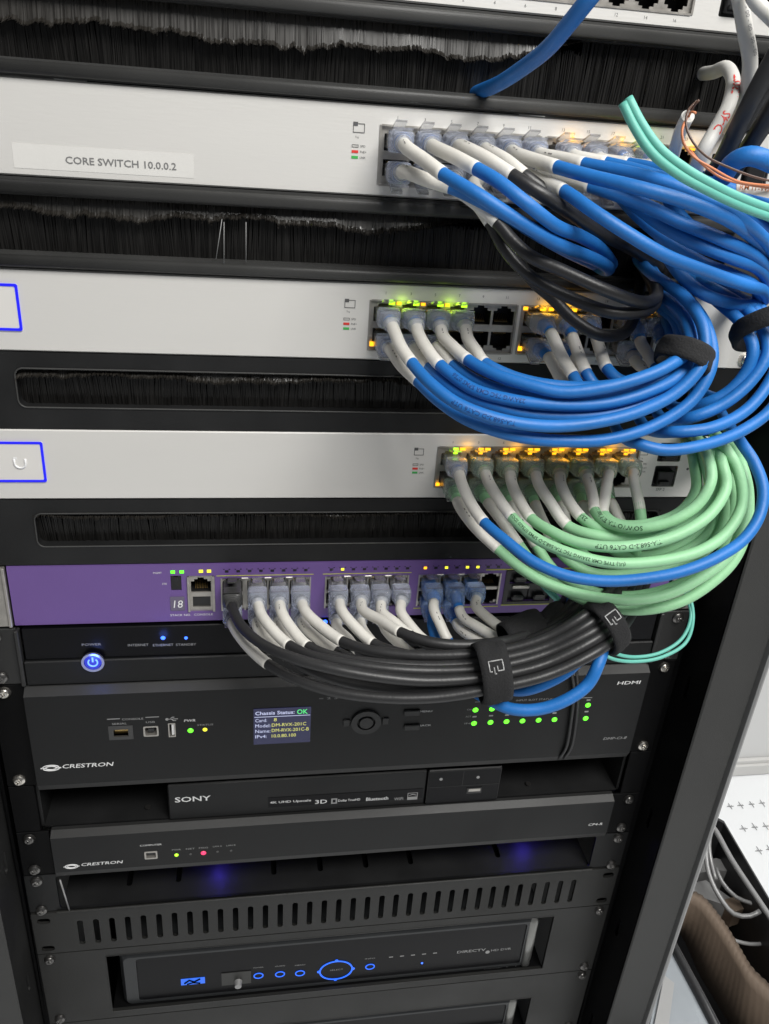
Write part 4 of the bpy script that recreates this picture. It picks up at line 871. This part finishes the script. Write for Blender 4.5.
# --- lowest silver switch
pc('blue', 3, 1, True, 2, [(462,484,-38),(470,502,-52),(484,522,-68),(506,541,-84),(534,562,-98),(568,576,-108),(604,581,-114),(642,579,-118),(680,572,-120),(714,559,-118),(744,539,-112),(760,514,-104),(763,488,-96),(754,462,-86),(742,444,-76),(728,424,-50),(720,410,14)])
TG = [('VERTICALCABLE CAT6 075920 8AMPS D-2.895-HI', 60, 'print_green_cable', 2.6, 0)]
def gt(s, at, lift=0): return [(s, at, 'print_green_cable', 2.5, lift, True)]
pc('green', 3, 2, True, 2, [(489,483,-38),(498,498,-52),(512,517,-66),(534,537,-82),(566,552,-94),(612,563,-103),(666,560,-106),(704,549,-104),(728,531,-99),(742,504,-92),(738,470,-84),(724,446,-74),(706,426,14)], kind='green', text=gt('(UL) TYPE CMR 23AWG 75C TIA-568.2-D SPMS 075620 SDOX/SVML', 55))
pc('green', 3, 3, True, 2, [(512,484,-38),(518,498,-52),(531,518,-66),(549,530,-80),(576,542,-92),(614,547,-101),(656,542,-104),(686,531,-103),(712,512,-98),(726,486,-90),(721,460,-80),(708,440,14)], kind='green', text=gt('TIA-568.2-D CAT6 UTP', 105))
pc('green', 3, 4, True, 2, [(539,485,-38),(550,502,-52),(567,525,-64),(590,534,-74),(630,538,-82),(672,532,-88),(702,516,-88),(718,490,-84),(714,460,-76),(700,438,14)], kind='green')
pc('green', 3, 5, True, 2, [(561,484,-36),(568,500,-50),(581,517,-62),(598,528,-72),(630,534,-80),(668,528,-84),(697,512,-84),(709,486,-80),(704,458,-70),(690,436,14)], kind='green', text=gt('23AWG COMP', 42))
pc('green', 3, 6, True, 2, [(590,486,-36),(593,498,-48),(595,511,-60),(606,522,-74),(636,528,-88),(672,521,-94),(698,504,-94),(711,480,-90),(708,458,-80),(698,440,-60),(690,430,14)], kind='green', text=gt('SOWVO TIA EIV 300 VLL', 55))
pc('green', 3, 7, True, 2, [(607,483,-36),(605,498,-48),(604,514,-58),(618,524,-66),(648,524,-74),(680,512,-78),(696,490,-76),(694,462,-68),(684,440,14)], kind='green')
pc('green', 3, 8, True, 2, [(634,480,-36),(637,494,-46),(640,510,-54),(641,528,-58),(634,548,-58),(650,566,-62),(684,562,-70),(718,538,-72),(734,500,-68),(726,464,-56),(710,440,14)], kind='green', r=3.3)
pc('green', 3, 1, False, 2, [(459,505,-36),(474,526,-50),(498,549,-64),(522,569,-78),(548,584,-88),(588,596,-97),(632,600,-102),(668,594,-104),(700,578,-103),(728,556,-98),(742,528,-92),(748,498,-84),(742,468,-74),(726,446,14)], kind='green', bare=5)
pc('green', 3, 2, False, 2, [(489,504,-36),(502,521,-46),(519,545,-56),(540,572,-70),(568,592,-80),(602,606,-88),(642,610,-93),(680,602,-95),(710,584,-94),(734,560,-90),(746,530,-82),(748,490,-72),(740,460,-60),(722,440,14)], kind='green', bare=8)
for col, pp in ((3, [(513,506,-34),(524,524,-44),(536,545,-52),(556,572,-60),(588,590,-70),(632,596,-78),(680,584,-82),(716,560,-80),(736,520,-72),(728,470,-56),(712,440,14)]),
 (4, [(536,506,-34),(543,522,-44),(552,538,-52),(564,556,-58),(590,572,-66),(636,574,-74),(684,562,-76),(716,538,-74),(728,500,-66),(718,462,-50),(704,440,14)]),
 (5, [(562,506,-34),(566,522,-42),(572,538,-50),(586,556,-56),(620,566,-64),(668,558,-70),(704,538,-70),(722,504,-62),(714,466,-46),(700,440,14)]),
 (6, [(583,506,-34),(590,520,-42),(600,536,-48),(616,552,-54),(650,556,-62),(690,540,-66),(714,508,-60),(708,470,-44),(694,440,14)]),
 (7, [(612,504,-34),(617,514,-40),(624,528,-46),(640,544,-50),(672,544,-58),(702,520,-58),(710,486,-48),(696,446,14)])):
    pc('green', 3, col, False, 2, pp, kind='green', bare=6)
# --- purple switch: black bundle, two logo straps
def tail(y1, y2, d):   # strands between the straps and on behind the green loops
    return [(494, y1, d), (540, y2+18, d-1), (603, y2-14, d-2), (628, y2-38, d+24), (640, y2-70, d+60), (648, y2-90, 14)]
pc('black', 4, 1, True, None, [(234,612,-36),(243,628,-54),(262,644,-74),(290,657,-92),(330,668,-104),(380,677,-110),(430,681,-112),(494,676,-113),(545,664,-113),(600,636,-108),(624,612,-80),(640,580,-40),(648,560,14)], kind='black')
pc('black', 4, 2, True, 2, [(261,614,-38),(271,628,-54),(289,645,-70),(312,656,-84),(346,663,-94),(390,669,-101),(440,671,-104),(494,667,-107),(545,654,-107),(598,628,-104),(620,604,-80),(636,576,-40),(644,556,14)])
pc('black', 4, 3, True, 2, [(282,613,-38),(292,629,-54),(308,646,-70),(335,657,-84),(375,663,-93),(420,666,-98),(460,665,-101),(494,660,-103),(545,647,-104),(594,620,-102),(616,596,-78),(632,570,-40),(640,550,14)])
pc('black', 4, 4, True, 2, [(306,612,-38),(321,626,-54),(342,641,-70),(368,650,-82),(410,655,-91),(456,655,-96),(494,652,-98),(545,638,-100),(588,613,-98),(610,590,-74),(626,564,-40),(634,544,14)])
pc('black', 4, 5, True, 2, [(342,611,-38),(355,627,-54),(373,643,-68),(396,652,-78),(430,658,-85),(470,657,-90),(500,651,-92),(550,636,-93),(590,612,-92),(612,588,-60),(628,560,14)])
pc('black', 4, 6, True, 2, [(363,610,-38),(380,620,-56),(400,632,-74),(430,642,-86),(462,645,-90),(500,642,-88),(528,634,-76),(548,620,-58),(562,604,-36),(570,590,14)])
pc('black', 4, 7, True, 2, [(382,612,-36),(394,622,-48),(410,635,-60),(440,650,-72),(480,652,-80),(520,644,-82),(560,626,-80),(590,600,-50),(604,570,14)])
pc('black', 4, 8, True, 2, [(401,612,-36),(409,624,-46),(424,640,-58),(450,652,-68),(490,650,-76),(530,638,-76),(566,616,-66),(590,590,-36),(600,566,14)])
pc('black', 4, 1, False, 2, [(234,627,-38),(247,645,-56),(268,664,-76),(298,680,-92),(337,692,-104),(389,698,-112),(440,697,-116),(494,688,-118),(550,674,-118),(602,648,-112),(628,620,-80),(644,588,-40),(652,566,14)], bare=4)
pc('black', 4, 2, False, 2, [(258,628,-36),(270,642,-48),(286,656,-62),(320,674,-82),(370,687,-96),(430,690,-104),(494,682,-110),(548,668,-111),(600,642,-104),(626,612,-70),(646,570,14)])
pc('black', 4, 3, False, 2, [(279,628,-36),(292,642,-48),(310,656,-60),(345,670,-76),(390,678,-90),(440,681,-98),(494,672,-100),(545,658,-101),(594,630,-96),(620,600,-60),(640,565,14)])
pc('black', 4, 4, False, 2, [(305,627,-36),(317,638,-48),(336,651,-60),(366,664,-72),(410,671,-86),(456,670,-92),(496,660,-94),(545,646,-94),(590,616,-88),(616,586,-50),(632,556,14)])
pc('black', 4, 5, False, 2, [(337,628,-34),(347,638,-44),(358,650,-54),(390,664,-68),(430,670,-80),(490,660,-86),(545,640,-86),(588,606,-70),(610,570,14)])
pc('black', 4, 6, False, 2, [(362,628,-34),(372,642,-44),(386,656,-54),(420,666,-66),(480,658,-76),(540,640,-76),(584,602,-60),(604,560,14)])
pc('black', 4, 7, False, 2, [(386,630,-34),(400,644,-46),(418,657,-56),(450,660,-64),(500,648,-68),(550,624,-62),(586,584,-30),(598,560,14)])
pc('blue', 4, 9, True, 2, [(434,610,-36),(440,624,-44),(448,640,-52),(462,656,-56),(500,660,-62),(545,640,-60),(584,600,-40),(600,570,14)], kind='blue', bare=2)
pc('blue', 4, 10, True, 2, [(462,616,-36),(476,626,-48),(502,639,-60),(530,640,-68),(560,624,-60),(584,598,-30),(596,570,14)], kind='blue', bare=3)
pc('blue', 4, 11, True, 2, [(476,606,-34),(488,618,-46),(508,631,-58),(532,632,-64),(556,616,-50),(574,594,-20),(580,570,14)], kind='blue')
pc('blue', 4, 9, False, 2, [(432,626,-34),(436,640,-42),(441,654,-48),(470,668,-60),(519,690,-88),(548,682,-96),(574,666,-98),(596,640,-80),(610,600,-30),(616,570,14)], kind='blue', bare=20)
pc('blue', 4, 10, False, 2, [(458,626,-34),(470,636,-46),(492,644,-56),(524,644,-62),(556,628,-50),(580,600,-20),(590,570,14)], kind='blue', bare=2)
LB = 'loose lengths of blue cable under the black bundle'
run('blue cable looping lowest beneath the black bundle, over the green lights', 'blue', [(452,668,-50),(470,688,-80),(492,701,-104),(512,709,-112),(540,709,-116),(568,699,-117),(588,684,-115),(598,665,-112),(603,648,-104),(600,625,-80),(610,590,-30),(616,570,12)], LB, r=3.5)
run('short blue cable arc tucked tightly beneath the right half of the black bundle', 'blue', [(470,670,-60),(495,686,-86),(522,691,-100),(548,683,-104),(572,668,-104),(588,646,-94),(600,620,-60),(606,580,12)], LB, r=3.1)
# --- straps
def strap(name, label, p0, p1, ra, rb, n_hint=None, w=None, logo=False, tail=None):
    a = P(*p0); b_ = P(*p1); ax = (b_-a); L_ = ax.length; ax.normalize(); t = thing(name, label, 'cable strap', tuple(a))
    fr = Vector((0, -1, .3)); fr = (fr-ax*fr.dot(ax)).normalized(); sd = ax.cross(fr)
    q = MB(); seg = 36; ln = 7; vs = []
    for i in range(ln+1):
        f = i/ln; c = a+ax*L_*f
        for rr_ in (0, 1):
            k_ = 1.0-(.05 if i in (0, ln) else 0)-(.0 if rr_ == 0 else .09)
            vs += [c+fr*math.cos(2*math.pi*j/seg)*rb*k_+sd*math.sin(2*math.pi*j/seg)*ra*k_*(1+.03*math.sin(3*j*.3+i)) for j in range(seg)]
    W_ = 2*seg
    fs = [(i*W_+j, i*W_+(j+1) % seg, (i+1)*W_+(j+1) % seg, (i+1)*W_+j) for i in range(ln) for j in range(seg)]
    fs += [(i*W_+seg+j, i*W_+seg+(j+1) % seg, (i+1)*W_+seg+(j+1) % seg, (i+1)*W_+seg+j) for i in range(ln) for j in range(seg)]
    fs += [(e*W_+j, e*W_+(j+1) % seg, e*W_+seg+(j+1) % seg, e*W_+seg+j) for e in (0, ln) for j in range(seg)]
    q.add(vs, fs, True)
    q.build('band', 'velcro', t)
    if logo:
        g = MB(); H, Wd = 3.6, 3.4
        def on(u, v):   # u along the strap's length round the bundle, v along the bundle
            th = (u+ra*.35)/ra; return a+ax*(L_*.5+v)+fr*math.cos(th)*(rb+.15)+sd*math.sin(th)*(ra+.15)
        sgn = -1 if on(3, 0).z > on(0, 0).z else 1
        off = -ra*.35-ra*.62*1.0
        out = [(-2.6, -1), (-4, -1), (-4, 5), (4, 5), (4, -1), (.6, -1), (.6, 2)]
        out2 = [(-1.4, 1.4), (-1.4, -2.4), (-.4, -2.4)]
        for pl_ in (out, out2):
            den = []
            for (u0, v0), (u1, v1) in zip(pl_, pl_[1:]): den += [(u0+(u1-u0)*f/4, v0+(v1-v0)*f/4) for f in range(4)]
            den.append(pl_[-1]); g.tube([on(sgn*(-v_*.95)-sgn*ra*.75, u_*.95) for u_, v_ in den], .42, 6)
        g.build('logo', 'rim', t)
    if tail:
        q = MB(); pts = [P(*x_) for x_ in tail]; pth, _ = catmull(pts); q.tube(pth, [(1.0, 6.5, .5)]*len(pth), 12, True, N0=fr); q.build('strap_end', 'velcro', t)
    return t
strap('cable_strap', 'black strap with a pale logo round the middle of the black cable bundle', (477,674,-108), (506,669,-108), 18, 16, logo=True)
strap('cable_strap', 'black strap with a pale logo where the black bundle meets the green loops', (598,631,-103), (613,620,-99), 17, 14, logo=True)
strap('cable_strap', 'plain bunched black strap beside the upper edge of the black bundle', (505,640,-72), (540,624,-66), 11, 11)
strap('cable_strap', 'plain black strap round the short upright cables behind the black bundle', (545,628,-58), (562,612,-48), 9, 9)
strap('cable_strap', 'wide black strap round the inner blue bundle', (688,346,-84), (680,366,-88), 14, 15)
strap('cable_strap', 'loose black strap standing off the outer blue bundle at the right edge', (764,320,-70), (768,337,-76), 17, 20)
# ties and small cords
bt = thing('cord_loop', 'thin black cord looped around the large video chassis', 'cord', P(565, 758, -12))
q = MB()
for dx in (0, 5): pth, _ = catmull([P(570+dx*.7, 660, 8), P(571+dx, 668, -14), P(574+dx*.8, 690, -13), P(571+dx, 722, -12.5), P(566+dx, 748, -12), P(560+dx, 757, -10), P(554+dx, 758, 6)]); q.tube(pth, 1.15, 10)
q.build('cord', 'black', bt)
AQ = 'thin aqua fibre cords'
run('upper of the two thin aqua cords curving under the green loops', 'aqua', [(672,560,-20),(684,590,-40),(691,614,-52),(683,637,-60),(662,652,-66),(636,657,-70),(612,652,-76),(598,640,-60),(590,600,12)], AQ, r=1.15)
run('lower of the two thin aqua cords curving under the green loops', 'aqua', [(676,560,-20),(688,590,-42),(693,618,-54),(686,642,-62),(662,657,-68),(634,661.5,-72),(608,657,-78),(594,644,-60),(588,604,12)], AQ, r=1.15)
run('upper strand of the twin aqua cable ends sweeping down in front of the brush', 'aqua', [(628,98,-128),(641,123,-132),(659,148,-136),(684,168,-138),(713,185,-138),(745,200,-134),(790,216,-126)], 'twin aqua cable ends', r=1.9)
run('lower strand of the twin aqua cable ends sweeping down in front of the brush', 'aqua', [(623,103,-128),(635,128,-132),(652,153,-136),(678,174,-138),(709,191,-138),(743,207,-134),(790,224,-126)], 'twin aqua cable ends', r=1.9)
run('short aqua lead in the last wide slot of the purple switch', 'aqua', [(538,574,4),(541,582,-18),(548,590,-30),(560,602,-30),(572,620,-10),(575,640,6)], None, r=2.2)
# --- upper right corner
run('thick blue cable end crossing the topmost brush panel', 'blue', [(606,-22,-96),(588,0,-92),(572,20,-84),(548,48,-66),(520,70,-42),(498,84,-20),(484,90,-4),(474,94,8)], None, r=3.6)
run('white cable with red lettering hooking out of the topmost brush', 'grey_cable', [(700,74,10),(714,72,-16),(726,68,-30),(733,80,-44),(729,104,-58),(718,126,-66),(704,150,-70),(694,174,-60),(690,190,-30)], None, r=3.4, text=[('73SST', 58, 'red_print', 4.3, 0, True), ('D-4S', 84, 'red_print', 4.3, 0, True)])
run('ribbed white cable coming down from the top edge beside the red-lettered one', 'grey_cable', [(736,-20,-60),(740,0,-62),(745,30,-64),(750,60,-62),(747,90,-54),(738,114,-36),(724,130,4)], None, r=3.5, text=[('- 00 - 00 - 00 - 00', 12, 'txt_dim', 2, 0)])
run('white cable with a clear tip at the top right corner', 'grey_cable', [(748,-14,-70),(756,2,-74),(768,14,-76),(784,30,-76)], None, r=3.2)
BG = 'black cables leaning down at the upper right corner'
run('left one of the thick black cables leaning down at the right edge', 'black', [(796,20,-90),(772,62,-86),(752,100,-80),(736,132,-72),(722,160,-60),(708,180,-30),(700,190,8)], BG, r=4.2)
run('right one of the thick black cables leaning down at the right edge', 'black', [(800,70,-84),(776,104,-80),(760,130,-74),(748,148,-66),(732,172,-50),(716,186,-20),(706,196,8)], BG, r=4.2)
run('thinner black cable behind the two thick ones at the right edge', 'black', [(800,40,-64),(770,84,-60),(744,124,-52),(728,148,-44),(712,176,-20),(704,186,8)], BG, r=3.2)
run('short thick blue cable piece beneath the black cables at the right edge', 'blue', [(722,178,-80),(735,161,-90),(750,156,-95),(772,163,-95),(795,176,-90)], None, r=4.3)
run('white split cable jacket with bare coloured wires leaving it', 'grey_cable', [(672,160,-70),(676,146,-82),(681,130,-92),(688,116,-100)], None, r=2.8)
WG = 'thin loose wires beside the white split jacket'
run('orange wire arching from the white split jacket towards the right edge', 'copper', [(687,118,-100),(682,130,-104),(684,144,-108),(694,157,-112),(712,168,-114),(734,180,-114),(752,184,-112),(785,186,-106)], WG, r=.55)
run('dark brown wire curling above the orange one', 'brown', [(697,101,-98),(688,111,-103),(686,126,-108),(693,142,-112),(706,156,-114),(730,168,-114),(758,178,-112),(790,184,-106)], WG, r=.5)
run('short orange strand end at the tip of the white split jacket', 'copper', [(688,120,-99),(691,112,-102),(696,113,-104)], WG, r=.5)
run('short dark strand end at the tip of the white split jacket', 'brown', [(689,118,-98),(693,107,-101),(699,100,-103)], WG, r=.5)
run('second orange wire running below the first to the right edge', 'copper', [(690,150,-104),(702,164,-110),(722,178,-112),(744,184,-111),(785,190,-104)], WG, r=.5)
lf = thing('cable_label', 'white flag label with orange print at the right edge above the blue cables', 'label', P(752, 188, -112))
q = MB(); pa = [P(736,180,-106), P(790,190,-104), P(790,203,-104), P(736,191,-106)]; n_ = Vector((0, -1, 0))*.5; q.add([p_ for p_ in pa]+[p_+n_ for p_ in pa], [(0, 1, 2, 3), (4, 7, 6, 5), (0, 4, 5, 1), (1, 5, 6, 2), (2, 6, 7, 3), (3, 7, 4, 0)]); q.build('flag', 'tape', lf)
q = MB(); c = P(740,186,-107.4); put_text(q, 'RM IT-WALL', c.x, c.z-1.5, -107.6, 2.3, 19, bold=True); q.build('lettering', 'copper', lf)

# ------------------------------------------------------------------ beside the rack, on the floor
def zpoly(pts, z): return [PZ(px, py, z) for px, py in pts]
H1 = FZ+230
ct = thing('plastic_crate', 'open black plastic crate full of cables on the floor beside the rack', 'crate', tuple(PZ(740, 940, FZ+2)))
out = zpoly([(711,814),(724,821),(745,857),(800,950),(860,1060),(640,1080),(640,900),(690,820)], H1)
def shell(pts, z0, z1, th, shrink=.93):
    cen = sum(pts, Vector())/len(pts); m = MB(); n = len(pts)
    a = [Vector((p_.x, p_.y, z1)) for p_ in pts]; b2 = [Vector((cen.x+(p_.x-cen.x)*shrink, cen.y+(p_.y-cen.y)*shrink, z0)) for p_ in pts]
    ins = lambda v, k_: Vector((cen.x+(v.x-cen.x)*k_, cen.y+(v.y-cen.y)*k_, v.z))
    c_ = [ins(v, 1-th) for v in a]; d_ = [ins(v, 1-th)+Vector((0, 0, 6)) for v in b2]
    f = lambda i, j: [(i*n+k_, i*n+(k_+1) % n, j*n+(k_+1) % n, j*n+k_) for k_ in range(n)]
    m.add(a+b2+c_+d_, f(0, 1)+f(0, 2)+f(2, 3)+[tuple(range(n, 2*n)), tuple(range(3*n, 4*n))]); return m
shell(out, FZ+2, H1, .035).build('crate_shell', 'crate', ct)
q = MB(); rim_ = [v+Vector((0, 0, 3)) for v in zpoly([(706,824),(712,828),(731,861),(790,952),(850,1070)], H1)]; pth, _ = catmull(rim_, 12); q.tube(pth, 3.6, 10); q.build('crate_rim', 'rim', ct)
WC = 'cables lying in the open crate'
def zrun(label, mt, pts, r, g=WC):
    q = MB(); pth, _ = catmull([PZ(a, b_, z) for a, b_, z in pts], 8); q.tube(pth, r, 10); return tag(q.build('loose_cable', mt), label, 'cable', g)
zrun('pale cable making the largest loop in the open crate', 'rim', [(709,834,H1-4),(706,852,H1-10),(709,874,H1-20),(719,896,H1-30),(734,914,H1-34),(750,916,H1-30),(760,911,H1-24)], 3.2)
zrun('pale cable of the shorter arc in the open crate', 'rim', [(716,868,H1-30),(722,882,H1-36),(736,897,H1-40),(760,906,H1-36)], 2.8)
zrun('thin pale cable deepest in the open crate', 'txt_dim', [(704,900,H1-60),(712,920,H1-64),(730,938,H1-66),(750,944,H1-66),(775,942,H1-60)], 2.5)
zrun('thin pale cable standing at the corner of the open crate', 'rim', [(712,826,H1),(709,846,H1-10),(712,866,H1-24),(716,880,H1-30)], 3)
def slab(name, label, cat, poly, z, th, mt, g=None):
    a = zpoly(poly, z); m = MB(); n = len(a)
    m.add([v for v in a]+[v-Vector((0, 0, th)) for v in a], [tuple(range(n)), tuple(range(n, 2*n))]+[(i, (i+1) % n, n+(i+1) % n, n+i) for i in range(n)])
    return tag(m.build(name, mt), label, cat, g)
slab('power_adapter', 'grey adapter block in the far corner of the open crate', 'adapter', [(693,862),(716,858),(736,864),(738,872),(716,870),(692,874)], H1-50, 40, 'adapter_grey')
slab('power_adapter', 'pale flat adapter below the grey block in the open crate', 'adapter', [(688,884),(706,880),(728,896),(738,902),(728,906),(704,898),(688,896)], H1-60, 24, 'adapter_grey')
slab('power_adapter', 'brown topped adapter beside the cable loops in the open crate', 'adapter', [(722,900),(738,896),(752,906),(734,912)], H1-58, 30, 'card')
# rolled corrugated cardboard
q = MB(); N_ = 26; vs = []; fs = []
top = [(680,900),(690,897),(700,903),(712,917),(724,934),(736,954),(748,974),(762,988),(780,1002),(800,1012)]
pa, _ = catmull([PZ(a, b_, H1-14) for a, b_ in top], 2.5); n = len(pa)
pbm, _ = catmull([PZ(a, b_, H1-150) for a, b_ in [(672,920),(680,930),(688,948),(698,972),(710,992),(722,1012),(736,1032),(752,1050),(775,1070),(800,1085)]], 2.5); m2 = len(pbm)
rows = 14
for i in range(n):
    bb = pbm[min(m2-1, int(i*(m2-1)/(n-1)))]
    for j in range(rows+1):
        f = j/rows; p_ = pa[i].lerp(bb, f)+Vector((-22*math.sin(math.pi*f), -30*math.sin(math.pi*f), 8*math.sin(math.pi*f)))+Vector((.35, .35, .5))*math.sin(i*2.1); vs.append(p_)
nv = len(vs); vs += [v+Vector((14, 12, -6)) for v in vs]; rw = rows+1
fs = [(i*rw+j, (i+1)*rw+j, (i+1)*rw+j+1, i*rw+j+1) for i in range(n-1) for j in range(rows)]
fs += [tuple(nv+k_ for k_ in f[::-1]) for f in fs]
fs += [(i*rw, nv+i*rw, nv+(i+1)*rw, (i+1)*rw) for i in range(n-1)]+[(i*rw+rows, (i+1)*rw+rows, nv+(i+1)*rw+rows, nv+i*rw+rows) for i in range(n-1)]
q.add(vs, fs, True); tag(q.build('cardboard_sheet', 'card'), 'brown corrugated cardboard bent over inside the open crate', 'cardboard')
bxx = thing('storage_box', 'cloudy plastic box with a white label at the foot of the rack post', 'box', tuple(PZ(670, 1000, FZ+300)))
a = zpoly([(640,1070),(668,943),(672,940),(733,1060),(733,1080)], FZ+330); q = MB(); n = len(a)
q.add(a+[v-Vector((0, 0, 200)) for v in a], [tuple(range(n)), tuple(range(n, 2*n))]+[(i, (i+1) % n, n+(i+1) % n, n+i) for i in range(n)]); q.build('box_body', 'box_clear', bxx)
q = MB(); pth = [v+Vector((0, 0, 2)) for v in zpoly([(669,940),(700,998),(735,1066)], FZ+330)]; q.tube(pth, 5, 8); q.build('box_rim', 'crate', bxx)
a = zpoly([(664,976),(674,984),(668,1030),(660,1044),(652,1036)], FZ+332); q = MB(); n = len(a); q.add(a+[v+Vector((0, 0, 1.5)) for v in a], [tuple(range(n)), tuple(range(n, 2*n))]+[(i, (i+1) % n, n+(i+1) % n, n+i) for i in range(n)]); q.build('paper_label', 'rim', bxx)
